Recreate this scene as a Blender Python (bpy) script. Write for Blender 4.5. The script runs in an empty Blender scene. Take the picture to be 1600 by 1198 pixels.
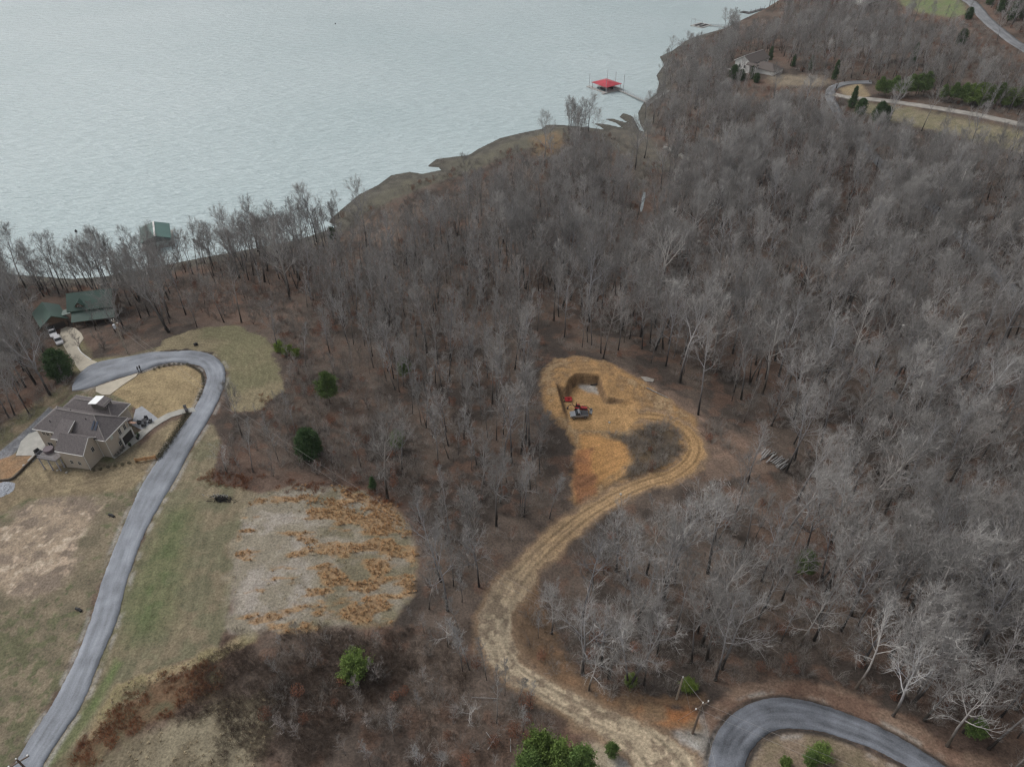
import bpy, bmesh, math, random
import numpy as np
from mathutils import Vector, Matrix

# ------------------------------------------------------------------ camera, sky, sun, exposure
S = bpy.context.scene
COL = S.collection
R = math.radians
CAM_Z = 125.0; PITCH = R(39.0); FPX = 1110.0
cam_d = bpy.data.cameras.new('camera'); cam = bpy.data.objects.new('camera', cam_d); COL.objects.link(cam)
cam.location = (0, 0, CAM_Z); cam.rotation_euler = (R(90) - PITCH, 0, 0)
cam_d.sensor_width = 36; cam_d.lens = FPX / 1600 * 36; cam_d.clip_start = 1; cam_d.clip_end = 9000
S.camera = cam
SUN_EL, SUN_AZ = R(46), R(-62)            # azimuth measured from +Y towards +X
wd = bpy.data.worlds.new('World'); S.world = wd; wd.use_nodes = True
wn = wd.node_tree; wn.nodes.clear()
sky = wn.nodes.new('ShaderNodeTexSky'); sky.sky_type = 'NISHITA'; sky.sun_disc = False
sky.sun_elevation = SUN_EL; sky.sun_rotation = SUN_AZ; sky.air_density = 1.0; sky.dust_density = 4.0; sky.ozone_density = 1.0
hs = wn.nodes.new('ShaderNodeHueSaturation'); hs.inputs['Saturation'].default_value = 0.20
bg = wn.nodes.new('ShaderNodeBackground'); bg.inputs['Strength'].default_value = 0.129
wo = wn.nodes.new('ShaderNodeOutputWorld')
wn.links.new(sky.outputs[0], hs.inputs['Color']); wn.links.new(hs.outputs[0], bg.inputs[0]); wn.links.new(bg.outputs[0], wo.inputs[0])
sl = bpy.data.lights.new('sun', 'SUN'); sl.energy = 0.7; sl.angle = R(16); sl.color = (1, 0.965, 0.92)
so = bpy.data.objects.new('sun', sl); COL.objects.link(so); so.location = (0, 0, 300)
sd_ = Vector((math.sin(SUN_AZ) * math.cos(SUN_EL), math.cos(SUN_AZ) * math.cos(SUN_EL), math.sin(SUN_EL)))
so.rotation_euler = sd_.to_track_quat('Z', 'Y').to_euler()
S.view_settings.view_transform = 'Standard'; S.view_settings.look = 'None'
S.view_settings.exposure = 0.0; S.view_settings.gamma = 1.0
cy = S.cycles
cy.max_bounces = 4; cy.diffuse_bounces = 2; cy.glossy_bounces = 2; cy.transparent_max_bounces = 4; cy.transmission_bounces = 1
cy.caustics_reflective = False; cy.caustics_refractive = False
cy.use_denoising = True; cy.denoising_input_passes = 'RGB_ALBEDO_NORMAL'; cy.denoising_prefilter = 'NONE'; cy.use_adaptive_sampling = False; cy.pixel_filter_type = 'BLACKMAN_HARRIS'; cy.filter_width = 1.35; cy.volume_bounces = 0
rng = np.random.default_rng(7); random.seed(7)

# ------------------------------------------------------------------ pixel of the photograph <-> point of the place
CP, SP = math.cos(PITCH), math.sin(PITCH)
def ray(px, py):
    px = np.asarray(px, float); py = np.asarray(py, float)
    a = (px - 800) / FPX; b = -(py - 599) / FPX
    d = np.stack([a, CP + b * SP, -SP + b * CP], -1)
    return d
def on_plane(px, py, z):
    d = ray(px, py); t = (np.asarray(z, float) - CAM_Z) / d[..., 2]
    return np.stack([d[..., 0] * t, d[..., 1] * t], -1)
def proj(x, y, z):
    zz = np.asarray(z, float) - CAM_Z
    dep = y * CP - zz * SP; up = y * SP + zz * CP
    return 800 + FPX * x / dep, 599 - FPX * up / dep, dep

# ------------------------------------------------------------------ smooth noise
def _h(ix, iy, s):
    n = (ix * 374761393 + iy * 668265263 + s * 974711) & 0xffffffff
    n = ((n ^ (n >> 13)) * 1274126177) & 0xffffffff
    return ((n ^ (n >> 16)) & 0xffff) / 65535.0
def vnoise(x, y, s=0):
    ix = np.floor(x).astype(np.int64); iy = np.floor(y).astype(np.int64)
    fx = x - ix; fy = y - iy; fx = fx * fx * (3 - 2 * fx); fy = fy * fy * (3 - 2 * fy)
    a = _h(ix, iy, s); b = _h(ix + 1, iy, s); c = _h(ix, iy + 1, s); d = _h(ix + 1, iy + 1, s)
    return (a * (1 - fx) + b * fx) * (1 - fy) + (c * (1 - fx) + d * fx) * fy
def fbm(x, y, scale, s=0, o=4):
    x = np.asarray(x, float) / scale; y = np.asarray(y, float) / scale; r = 0; a = 0.5; t = 0
    for i in range(o):
        c, sn = math.cos(i * 1.1), math.sin(i * 1.1)
        r = r + a * vnoise((x * c - y * sn) * 2 ** i + 17 * i, (x * sn + y * c) * 2 ** i - 9 * i, s + i * 31); t += a; a *= 0.5
    return r / t
def sstep(a, b, x):
    t = np.clip((x - a) / (b - a), 0, 1); return t * t * (3 - 2 * t)
def catmull(P, n=8, closed=False):
    P = np.asarray(P, float); N = len(P); out = []
    rngi = range(N) if closed else range(N - 1)
    for i in rngi:
        if closed: p0, p1, p2, p3 = P[i - 1], P[i], P[(i + 1) % N], P[(i + 2) % N]
        else: p0, p1, p2, p3 = P[max(i - 1, 0)], P[i], P[i + 1], P[min(i + 2, N - 1)]
        for k in range(n):
            t = k / n
            out.append(0.5 * ((2 * p1) + (-p0 + p2) * t + (2 * p0 - 5 * p1 + 4 * p2 - p3) * t * t + (-p0 + 3 * p1 - 3 * p2 + p3) * t ** 3))
    if not closed: out.append(P[-1])
    return np.array(out)
def sdist(X, Y, poly):
    """signed distance to a polygon, positive inside"""
    P = np.asarray(poly, float); Q = np.roll(P, -1, 0)
    sh = X.shape; X = X.ravel(); Y = Y.ravel()
    d2 = np.full(X.shape, 1e18); ins = np.zeros(X.shape, bool)
    for (ax, ay), (bx, by) in zip(P, Q):
        ex, ey = bx - ax, by - ay; L = ex * ex + ey * ey + 1e-9
        t = np.clip(((X - ax) * ex + (Y - ay) * ey) / L, 0, 1)
        d2 = np.minimum(d2, (X - ax - t * ex) ** 2 + (Y - ay - t * ey) ** 2)
        c = (ay > Y) != (by > Y)
        ins ^= c & (X < (bx - ax) * (Y - ay) / ((by - ay) if by != ay else 1e-9) + ax)
    d = np.sqrt(d2); return np.where(ins, d, -d).reshape(sh)
def ldist(X, Y, line):
    """distance to a polyline and the nearest point's place along it"""
    P = np.asarray(line, float); best = np.full(X.shape, 1e18); par = np.zeros(X.shape); acc = 0
    for i in range(len(P) - 1):
        ax, ay = P[i]; ex, ey = P[i + 1] - P[i]; L = ex * ex + ey * ey + 1e-9
        t = np.clip(((X - ax) * ex + (Y - ay) * ey) / L, 0, 1)
        d = (X - ax - t * ex) ** 2 + (Y - ay - t * ey) ** 2
        m = d < best; best = np.where(m, d, best); par = np.where(m, i + t, par)
    return np.sqrt(best), par

# ------------------------------------------------------------------ terrain: the lake is at z = 0
SHORE_PX = [(-700, 455), (-300, 440), (-100, 432), (0, 428), (60, 432), (110, 436), (160, 433), (230, 420), (320, 402), (400, 388), (470, 374), (505, 362),
    (528, 354), (514, 347), (522, 338), (545, 318), (562, 304), (592, 289), (612, 274), (640, 269), (660, 272), (690, 266), (686, 262), (668, 260), (682, 249), (712, 245),
    (732, 243), (748, 233), (782, 216), (820, 207), (846, 202), (856, 195), (882, 196), (915, 199), (945, 203), (938, 198), (924, 192), (950, 195), (975, 201), (962, 192), (944, 186), (958, 186), (985, 194), (968, 183), (974, 177), (988, 182), (1000, 205), (1007, 206),
    (1000, 192), (997, 177), (1006, 161), (1026, 147), (1030, 130), (1026, 118), (1038, 102), (1031, 89), (1052, 79), (1072, 64), (1096, 55), (1120, 48), (1152, 40), (1190, 27), (1218, 21), (1246, 10),
    (1276, -2), (1330, -18), (1420, -50), (1600, -90)]
sh = np.array(SHORE_PX, float)
SHORE = on_plane(sh[:, 0], sh[:, 1], 0.0)
LAND = np.vstack([SHORE, [[SHORE[-1][0] + 2500, SHORE[-1][1] + 300], [3500, -1500], [-3500, -1500], [-3500, SHORE[0][1] - 60]]])
CTRL = [(60,480,8),(140,490,9),(0,560,9),(30,640,13),(110,600,15.5),(140,690,17),(215,600,17),(330,590,17),(400,520,14),(300,490,11),(200,450,5),(450,440,8),(330,420,4),
(560,345,3),(640,300,3),(600,385,6),(700,300,4),(800,260,3.5),(880,230,3.5),(940,240,2.5),(600,480,11),(700,420,9),(800,400,7),(900,350,4.5),(1000,300,2.0),(1010,255,1.3),(1000,400,5),
(480,560,14.5),(600,620,13.5),(500,690,16.5),(650,700,14),(750,600,13),(820,700,13.5),(870,588,17.9),(935,578,17.7),(985,600,16.6),(960,650,15.15),(925,660,15.2),(897,672,15.2),(1000,635,15.25),(1080,690,15.2),(900,740,13.6),(856,630,16.2),
(1000,520,11.5),(1100,560,11.5),(1150,480,9),(1250,400,6.5),(1120,330,4.5),(1060,265,2.0),(1150,290,6),(1100,200,10),(1200,220,13),(1060,150,6),(1100,100,12),(1180,115,18),(1250,120,19),(1310,140,19.5),(1400,160,19.5),(1600,200,20),
(1330,200,16),(1430,300,13),(1580,330,17),(1350,420,9),(1600,470,14),(1450,560,12),(1600,650,16),(1300,620,11.5),(1200,700,14),(1400,750,14),(1600,850,18),(1100,850,15),(1000,780,14.8),(800,880,16),(760,960,18),(800,1050,19.2),(980,1140,22),
(1200,900,16.5),(1400,950,18.5),(1250,1100,23),(1450,1170,24.5),(1600,1100,23.5),(900,950,15),(850,1198,22),(600,1100,20),(600,900,18),(640,800,16),(400,780,19),(370,950,21),(200,900,20),(250,750,18),(100,850,19),(0,900,18),(0,1198,20),
(0,750,15.5),(100,1100,21),(300,1198,23),(1300,60,24),(1400,40,28),(1500,60,32),(1600,60,34),(1500,-20,36),(1350,0,29),(1220,40,15),(1800,200,24),(1800,600,19),(-200,700,12),(-200,1100,17),(1500,-80,40)]
ct = np.array(CTRL, float); cxy = on_plane(ct[:, 0], ct[:, 1], ct[:, 2]); cz = ct[:, 2]
cxy = np.vstack([cxy, [[-80, -40], [80, -40], [0, -120], [250, 0], [-300, 100], [700, 900], [900, 300]]]); cz = np.concatenate([cz, [21, 25, 23, 25, 12, 40, 30]])
def _tps(A, B):
    r2 = ((A[:, None, 0] - B[None, :, 0]) ** 2 + (A[:, None, 1] - B[None, :, 1]) ** 2) / 1e4 + 1e-9
    return 0.5 * r2 * np.log(r2)
def _fit():
    n = len(cz); K = _tps(cxy, cxy) + np.eye(n) * 0.002; Pm = np.column_stack([np.ones(n), cxy / 100])
    A = np.zeros((n + 3, n + 3)); A[:n, :n] = K; A[:n, n:] = Pm; A[n:, :n] = Pm.T
    return np.linalg.solve(A, np.concatenate([cz, np.zeros(3)]))
_w = _fit()
def base_h(X, Y):
    sh_ = X.shape; X = X.ravel(); Y = Y.ravel(); out = np.empty(X.shape)
    for i in range(0, len(X), 60000):
        q = np.column_stack([X[i:i + 60000], Y[i:i + 60000]])
        out[i:i + 60000] = _tps(q, cxy) @ _w[:-3] + _w[-3] + q @ _w[-2:] / 100
    return out.reshape(sh_)
PIT_Z = 15.15
_pit = [(868,601),(876,607),(884,609),(888,598),(899,588.5),(937,589),(943,606),(950,619),(966,619),(990,622),(1010,640),(985,668),(930,668),(889,667)]
PIT = on_plane(np.array(_pit, float)[:, 0], np.array(_pit, float)[:, 1] , PIT_Z + 1.6)
def height(X, Y):
    X = np.asarray(X, float); Y = np.asarray(Y, float)
    b = np.clip(base_h(X, Y), 0.6, 60)
    d = sdist(X, Y, LAND)
    bank = np.where(d > 0, 0.05 + d * 0.085, np.maximum(d * 0.12, -4.0))
    h = bank + (b - bank) * sstep(2, 26, d)
    n = (fbm(X, Y, 14, 3, 3) - 0.5) * 0.5 * sstep(3, 20, d)
    h = h + n
    m = (np.abs(X - 20) < 60) & (Y > 80) & (Y < 190)
    if m.any():
        sp = sdist(X[m], Y[m], PIT); hh = h[m]
        k = sstep(-0.1, 0.9, sp); hh = hh + (np.minimum(hh, PIT_Z + (fbm(X[m], Y[m], 3, 5, 3) - .5) * .25) - hh) * k
        h = h.copy(); h[m] = hh
    return h
def at(px, py):
    """where the ray through a pixel of the photograph meets the ground"""
    px = np.atleast_1d(np.asarray(px, float)); py = np.atleast_1d(np.asarray(py, float)); d = ray(px, py)
    zs = np.linspace(46, -1, 95); lo = np.full(px.shape, 46.0); hi = np.full(px.shape, -1.0); done = np.zeros(px.shape, bool); prev = np.full(px.shape, 46.0)
    T = (zs[None, :] - CAM_Z) / d[:, 2][:, None]
    H = height(d[:, 0][:, None] * T, d[:, 1][:, None] * T)
    under = H >= zs[None, :]; i = np.argmax(under, 1); i = np.where(under.any(1), i, len(zs) - 1)
    hi = zs[i]; lo = zs[np.maximum(i - 1, 0)]
    for _ in range(12):
        m = (lo + hi) / 2; t = (m - CAM_Z) / d[:, 2]; u = height(d[:, 0] * t, d[:, 1] * t) >= m
        hi = np.where(u, m, hi); lo = np.where(u, lo, m)
    z = (lo + hi) / 2; t = (z - CAM_Z) / d[:, 2]
    return np.stack([d[:, 0] * t, d[:, 1] * t, z], -1)
def G(pts): 
    p = np.array(pts, float); return at(p[:, 0], p[:, 1])
def G1(px, py): return at(px, py)[0]
def hz(x, y): return float(height(np.array([float(x)]), np.array([float(y)]))[0])

# ------------------------------------------------------------------ materials (node-based)
def mat(name, col=(.5, .5, .5), rough=.8, metal=0.0, noise=None, amt=.25, bump=None, spec=.3, alt=None, obj_rand=0.0, coords='Object'):
    m = bpy.data.materials.new(name); m.use_nodes = True; nt = m.node_tree; N = nt.nodes; L = nt.links
    b = N['Principled BSDF']; b.inputs['Roughness'].default_value = rough; b.inputs['Metallic'].default_value = metal
    b.inputs['Specular IOR Level'].default_value = spec; b.inputs['Base Color'].default_value = (*col, 1)
    if noise:
        tc = N.new('ShaderNodeTexCoord'); no = N.new('ShaderNodeTexNoise'); no.inputs['Scale'].default_value = noise; no.inputs['Detail'].default_value = 4
        L.new(tc.outputs[coords], no.inputs['Vector'])
        mx = N.new('ShaderNodeMix'); mx.data_type = 'RGBA'
        c2 = alt if alt else tuple(c * (1 - amt) for c in col); c1 = col if alt else tuple(min(1, c * (1 + amt)) for c in col)
        mx.inputs[6].default_value = (*c1, 1); mx.inputs[7].default_value = (*c2, 1)
        mr = N.new('ShaderNodeMapRange'); mr.inputs['From Min'].default_value = .3; mr.inputs['From Max'].default_value = .7
        L.new(no.outputs['Fac'], mr.inputs['Value']); L.new(mr.outputs[0], mx.inputs[0]); out = mx.outputs[2]
        if obj_rand:
            oi = N.new('ShaderNodeObjectInfo'); hsv = N.new('ShaderNodeHueSaturation'); m2 = N.new('ShaderNodeMapRange')
            m2.inputs['To Min'].default_value = 1 - obj_rand; m2.inputs['To Max'].default_value = 1 + obj_rand
            L.new(oi.outputs['Random'], m2.inputs['Value']); L.new(m2.outputs[0], hsv.inputs['Value']); L.new(out, hsv.inputs['Color']); out = hsv.outputs[0]
        L.new(out, b.inputs['Base Color'])
        if bump:
            bp = N.new('ShaderNodeBump'); bp.inputs['Strength'].default_value = bump; bp.inputs['Distance'].default_value = .1
            L.new(no.outputs['Fac'], bp.inputs['Height']); L.new(bp.outputs[0], b.inputs['Normal'])
    return m
def bark_mat(name, low, high, z0, z1, tint=.22):
    """bark that is darker on the lower bole and paler on the limbs, varied from tree to tree"""
    m = bpy.data.materials.new(name); m.use_nodes = True; nt = m.node_tree; N = nt.nodes; L = nt.links
    b = N['Principled BSDF']; b.inputs['Roughness'].default_value = .9; b.inputs['Specular IOR Level'].default_value = .1
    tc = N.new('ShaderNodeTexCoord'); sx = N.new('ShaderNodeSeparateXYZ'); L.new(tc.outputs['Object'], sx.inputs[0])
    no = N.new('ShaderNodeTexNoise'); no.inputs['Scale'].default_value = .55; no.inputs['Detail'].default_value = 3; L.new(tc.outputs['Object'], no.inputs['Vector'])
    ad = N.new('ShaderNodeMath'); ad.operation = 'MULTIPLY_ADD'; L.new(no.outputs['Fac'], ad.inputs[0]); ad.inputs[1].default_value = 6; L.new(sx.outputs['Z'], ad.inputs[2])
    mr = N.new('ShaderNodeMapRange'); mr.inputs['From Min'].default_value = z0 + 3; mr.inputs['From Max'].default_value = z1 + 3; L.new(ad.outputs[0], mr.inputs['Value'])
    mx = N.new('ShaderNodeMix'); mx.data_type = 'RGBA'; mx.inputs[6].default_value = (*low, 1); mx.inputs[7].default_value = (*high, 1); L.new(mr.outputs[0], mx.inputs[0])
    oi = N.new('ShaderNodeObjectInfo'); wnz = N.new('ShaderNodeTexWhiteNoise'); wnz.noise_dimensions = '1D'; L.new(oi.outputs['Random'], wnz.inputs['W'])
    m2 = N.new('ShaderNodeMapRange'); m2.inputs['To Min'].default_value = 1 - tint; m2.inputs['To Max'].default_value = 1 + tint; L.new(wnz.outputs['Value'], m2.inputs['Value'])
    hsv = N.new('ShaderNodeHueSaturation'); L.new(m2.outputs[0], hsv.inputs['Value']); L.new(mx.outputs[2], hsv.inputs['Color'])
    w2 = N.new('ShaderNodeMix'); w2.data_type = 'RGBA'; w2.blend_type = 'MULTIPLY'
    rmp = N.new('ShaderNodeValToRGB'); e = rmp.color_ramp.elements; e[0].color = (1.0, .96, .93, 1); e[1].color = (.94, .97, 1.06, 1); L.new(oi.outputs['Random'], rmp.inputs[0])
    w2.inputs[0].default_value = 1; L.new(hsv.outputs[0], w2.inputs[6]); L.new(rmp.outputs[0], w2.inputs[7])
    L.new(w2.outputs[2], b.inputs['Base Color']); return m
def attr_ground(name, scale=1.0):
    m = bpy.data.materials.new(name); m.use_nodes = True; nt = m.node_tree; N = nt.nodes; L = nt.links
    b = N['Principled BSDF']; b.inputs['Roughness'].default_value = .95; b.inputs['Specular IOR Level'].default_value = .12
    at_ = N.new('ShaderNodeAttribute'); at_.attribute_name = 'soil'
    geo = N.new('ShaderNodeNewGeometry')
    n1 = N.new('ShaderNodeTexNoise'); n1.inputs['Scale'].default_value = 2.6 * scale; n1.inputs['Detail'].default_value = 5; n1.inputs['Roughness'].default_value = .75
    n2 = N.new('ShaderNodeTexNoise'); n2.inputs['Scale'].default_value = .5 * scale; n2.inputs['Detail'].default_value = 4
    L.new(geo.outputs['Position'], n1.inputs['Vector']); L.new(geo.outputs['Position'], n2.inputs['Vector'])
    mr = N.new('ShaderNodeMapRange'); mr.inputs['From Min'].default_value = .3; mr.inputs['From Max'].default_value = .7; mr.inputs['To Min'].default_value = .5; mr.inputs['To Max'].default_value = 1.5
    m2 = N.new('ShaderNodeMapRange'); m2.inputs['From Min'].default_value = .3; m2.inputs['From Max'].default_value = .7; m2.inputs['To Min'].default_value = .86; m2.inputs['To Max'].default_value = 1.14
    L.new(n1.outputs['Fac'], mr.inputs['Value']); L.new(n2.outputs['Fac'], m2.inputs['Value'])
    mm = N.new('ShaderNodeMath'); mm.operation = 'MULTIPLY'; L.new(mr.outputs[0], mm.inputs[0]); L.new(m2.outputs[0], mm.inputs[1])
    vm = N.new('ShaderNodeVectorMath'); vm.operation = 'SCALE'; L.new(at_.outputs['Color'], vm.inputs[0]); L.new(mm.outputs[0], vm.inputs['Scale'])
    L.new(vm.outputs[0], b.inputs['Base Color'])
    bp = N.new('ShaderNodeBump'); bp.inputs['Strength'].default_value = .6; bp.inputs['Distance'].default_value = .25; L.new(n1.outputs['Fac'], bp.inputs['Height']); L.new(bp.outputs[0], b.inputs['Normal'])
    return m
def asphalt_mat(name, col, patch, lo=.62):
    m = bpy.data.materials.new(name); m.use_nodes = True; nt = m.node_tree; N = nt.nodes; L = nt.links
    b = N['Principled BSDF']; b.inputs['Roughness'].default_value = .75; b.inputs['Specular IOR Level'].default_value = .35
    uv = N.new('ShaderNodeUVMap'); geo = N.new('ShaderNodeNewGeometry')
    mp = N.new('ShaderNodeMapping'); mp.inputs['Scale'].default_value = (7, .12, 1); L.new(uv.outputs[0], mp.inputs[0])
    st = N.new('ShaderNodeTexNoise'); st.inputs['Scale'].default_value = 1; st.inputs['Detail'].default_value = 3; L.new(mp.outputs[0], st.inputs['Vector'])
    pn = N.new('ShaderNodeTexNoise'); pn.inputs['Scale'].default_value = patch; pn.inputs['Detail'].default_value = 5; L.new(geo.outputs['Position'], pn.inputs['Vector'])
    gr = N.new('ShaderNodeTexNoise'); gr.inputs['Scale'].default_value = 5; gr.inputs['Detail'].default_value = 3; L.new(geo.outputs['Position'], gr.inputs['Vector'])
    a1 = N.new('ShaderNodeMath'); a1.operation = 'ADD'; L.new(st.outputs['Fac'], a1.inputs[0]); L.new(pn.outputs['Fac'], a1.inputs[1])
    a2 = N.new('ShaderNodeMath'); a2.operation = 'MULTIPLY_ADD'; L.new(gr.outputs['Fac'], a2.inputs[0]); a2.inputs[1].default_value = .5; L.new(a1.outputs[0], a2.inputs[2])
    mr = N.new('ShaderNodeMapRange'); mr.inputs['From Min'].default_value = .95; mr.inputs['From Max'].default_value = 1.6; L.new(a2.outputs[0], mr.inputs['Value'])
    mx = N.new('ShaderNodeMix'); mx.data_type = 'RGBA'; mx.inputs[6].default_value = (*[c * lo for c in col], 1); mx.inputs[7].default_value = (*[c * 1.3 for c in col], 1)
    L.new(mr.outputs[0], mx.inputs[0]); L.new(mx.outputs[2], b.inputs['Base Color']); return m
def water_mat():
    m = bpy.data.materials.new('lake_water'); m.use_nodes = True; nt = m.node_tree; N = nt.nodes; L = nt.links
    b = N['Principled BSDF']; b.inputs['Roughness'].default_value = .2; b.inputs['IOR'].default_value = 1.33
    geo = N.new('ShaderNodeNewGeometry')
    mp = N.new('ShaderNodeMapping'); mp.vector_type = 'POINT'; mp.inputs['Rotation'].default_value = (0, 0, R(22)); mp.inputs['Scale'].default_value = (.13, .50, 1); L.new(geo.outputs['Position'], mp.inputs[0])
    w = N.new('ShaderNodeTexNoise'); w.inputs['Scale'].default_value = 1; w.inputs['Detail'].default_value = 4; w.inputs['Roughness'].default_value = .6; L.new(mp.outputs[0], w.inputs['Vector'])
    bp = N.new('ShaderNodeBump'); bp.inputs['Strength'].default_value = 1.0; bp.inputs['Distance'].default_value = WAVE; L.new(w.outputs['Fac'], bp.inputs['Height']); L.new(bp.outputs[0], b.inputs['Normal'])
    big = N.new('ShaderNodeTexNoise'); big.inputs['Scale'].default_value = .006; big.inputs['Detail'].default_value = 3; L.new(geo.outputs['Position'], big.inputs['Vector'])
    mr = N.new('ShaderNodeMapRange'); mr.inputs['From Min'].default_value = .35; mr.inputs['From Max'].default_value = .65; L.new(big.outputs['Fac'], mr.inputs['Value'])
    mx = N.new('ShaderNodeMix'); mx.data_type = 'RGBA'; mx.inputs[6].default_value = (*WC1, 1); mx.inputs[7].default_value = (*WC2, 1)
    L.new(mr.outputs[0], mx.inputs[0]); L.new(mx.outputs[2], b.inputs['Base Color']); return m
WAVE = 2.2; WC1 = (.55, .665, .68); WC2 = (.63, .735, .75)  # pale base colours carry part of the sky's reflection

# ------------------------------------------------------------------ object helpers
def mesh_np(name, V, F, m=None, smooth=False, fm=None, mats=None):
    """mesh from numpy arrays; F is (n,3) or (n,4)"""
    V = np.asarray(V, np.float32); F = np.asarray(F, np.int32); me = bpy.data.meshes.new(name); k = F.shape[1]
    me.vertices.add(len(V)); me.vertices.foreach_set('co', V.ravel()); me.loops.add(F.size); me.loops.foreach_set('vertex_index', F.ravel())
    me.polygons.add(len(F)); me.polygons.foreach_set('loop_start', np.arange(0, F.size, k, dtype=np.int32)); me.polygons.foreach_set('loop_total', np.full(len(F), k, np.int32))
    for x in (mats or ([m] if m else [])): me.materials.append(x)
    if fm is not None: me.polygons.foreach_set('material_index', np.asarray(fm, np.int32))
    me.update(calc_edges=True)
    if smooth: me.polygons.foreach_set('use_smooth', np.ones(len(F), bool))
    return me
def link(name, me, parent=None, label=None, cat=None, group=None, kind=None, loc=None):
    o = bpy.data.objects.new(name, me); COL.objects.link(o)
    if parent: o.parent = parent
    if loc is not None: o.location = loc
    return tag(o, label, cat, group, kind)
def tag(o, label=None, cat=None, group=None, kind=None):
    if label: o['label'] = label
    if cat: o['category'] = cat
    if group: o['group'] = group
    if kind: o['kind'] = kind
    return o
def empty(name, loc, rz=0.0, **k):
    o = link(name, None, **k); o.location = loc; o.rotation_euler = (0, 0, rz); o.empty_display_size = .5; return o
class MB:
    """collects boxes, tubes and prisms into one mesh"""
    def __init__(s): s.v = []; s.f = []
    def add(s, V, F):
        n = len(s.v); s.v += [tuple(map(float, v)) for v in V]; s.f += [tuple(i + n for i in f) for f in F]; return s
    def box(s, x0, x1, y0, y1, z0, z1, rz=0, c=None):
        V = [(x, y, z) for z in (z0, z1) for x, y in ((x0, y0), (x1, y0), (x1, y1), (x0, y1))]
        if rz:
            cx, cy_ = c or ((x0 + x1) / 2, (y0 + y1) / 2); a, b_ = math.cos(rz), math.sin(rz)
            V = [(cx + (x - cx) * a - (y - cy_) * b_, cy_ + (x - cx) * b_ + (y - cy_) * a, z) for x, y, z in V]
        return s.add(V, [(3, 2, 1, 0), (4, 5, 6, 7), (0, 1, 5, 4), (1, 2, 6, 5), (2, 3, 7, 6), (3, 0, 4, 7)])
    def tube(s, P, r, n=8, cap=True):
        P = [Vector(p) for p in P]; rr = r if hasattr(r, '__len__') else [r] * len(P); V = []
        for i, p in enumerate(P):
            d = (P[min(i + 1, len(P) - 1)] - P[max(i - 1, 0)]).normalized(); q = d.to_track_quat('Z', 'Y')
            V += [p + q @ Vector((rr[i] * math.cos(2 * math.pi * k / n), rr[i] * math.sin(2 * math.pi * k / n), 0)) for k in range(n)]
        F = [(i * n + k, i * n + (k + 1) % n, (i + 1) * n + (k + 1) % n, (i + 1) * n + k) for i in range(len(P) - 1) for k in range(n)]
        if cap: F += [tuple(range(n))[::-1], tuple((len(P) - 1) * n + k for k in range(n))]
        return s.add(V, F)
    def prism(s, poly, z0, z1):
        n = len(poly); V = [(x, y, z0) for x, y in poly] + [(x, y, z1) for x, y in poly]
        return s.add(V, [tuple(range(n))[::-1], tuple(range(n, 2 * n))] + [(i, (i + 1) % n, n + (i + 1) % n, n + i) for i in range(n)])
    def slab(s, quad, t):
        """a thick plate: quad corners counterclockwise seen from outside, thickness t downwards along the normal"""
        Q = [Vector(q) for q in quad]; n = (Q[1] - Q[0]).cross(Q[2] - Q[0]).normalized(); k = len(Q)
        V = Q + [q - n * t for q in Q]
        return s.add(V, [tuple(range(k)), tuple(range(k, 2 * k))[::-1]] + [(i, k + i, k + (i + 1) % k, (i + 1) % k) for i in range(k)])
    def build(s, name, m, parent=None, bevel=0, smooth=False, **k):
        me = bpy.data.meshes.new(name); me.from_pydata(s.v, [], s.f); me.materials.append(m)
        bm = bmesh.new(); bm.from_mesh(me); bmesh.ops.recalc_face_normals(bm, faces=bm.faces)
        if bevel: bmesh.ops.bevel(bm, geom=bm.edges[:], offset=bevel, segments=1, affect='EDGES')
        bm.to_mesh(me); bm.free()
        if smooth: me.polygons.foreach_set('use_smooth', np.ones(len(me.polygons), bool))
        return link(name, me, parent, **k)
# ------------------------------------------------------------------ the ground: one sheet, finer towards the camera, soil colour per place
def w2(pts): return G(pts)[:, :2]
ROAD = [((-30,1300),(12,1300)),((23,1198),(66,1198)),((54,1145),(98,1145)),((83,1100),(128,1100)),((118,1032),(156,1032)),((143,966),(183,966)),((163,900),(201,900)),((189,833),(226,833)),((207,790),(246,795)),
 ((227,750),(272,752)),((260,700),(298,702)),((297,650),(328,652)),((311,625),(341,626)),((321,602),(350,603)),((323,588),(352,585)),((318,576),(347,568)),((306,570),(327,554)),((288,567),(300,549)),
 ((270,566),(275,550)),((250,570),(238,552)),((215,582),(200,559)),((175,594),(163,566)),((150,603),(140,574)),((128,609),(123,588)),((113,611),(113,604))]
BEND = [((1168,1260),(1100,1290)),((1165,1230),(1100,1240)),((1163,1198),(1106,1198)),((1172,1175),(1114,1160)),((1190,1153),(1133,1128)),((1215,1140),(1165,1103)),((1245,1138),(1205,1092)),((1285,1143),(1248,1094)),((1330,1157),(1300,1108)),((1370,1172),(1345,1125)),((1420,1198),(1400,1151)),((1470,1225),(1465,1190)),((1530,1270),(1540,1240))]
ROAD_L, ROAD_R = G([p[0] for p in ROAD])[:, :2], G([p[1] for p in ROAD])[:, :2]
BEND_L, BEND_R = G([p[0] for p in BEND])[:, :2], G([p[1] for p in BEND])[:, :2]
TRACK_PX = [(925,655,9),(985,650,9),(1040,655,10),(1078,680,14),(1083,712,15),(1050,742,14),(1000,758,14),(950,783,15),(905,812,17),(862,848,19),(825,885,21),(795,925,24),(775,970,27),(780,1010,25),(805,1048,22),(850,1078,20),(905,1108,22),(960,1135,26),(1010,1160,38),(1040,1200,55)]
tk = np.array(TRACK_PX, float); TRACK = catmull(G(tk[:, :2])[:, :2], 5); tw = np.repeat(0, 0)
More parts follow.
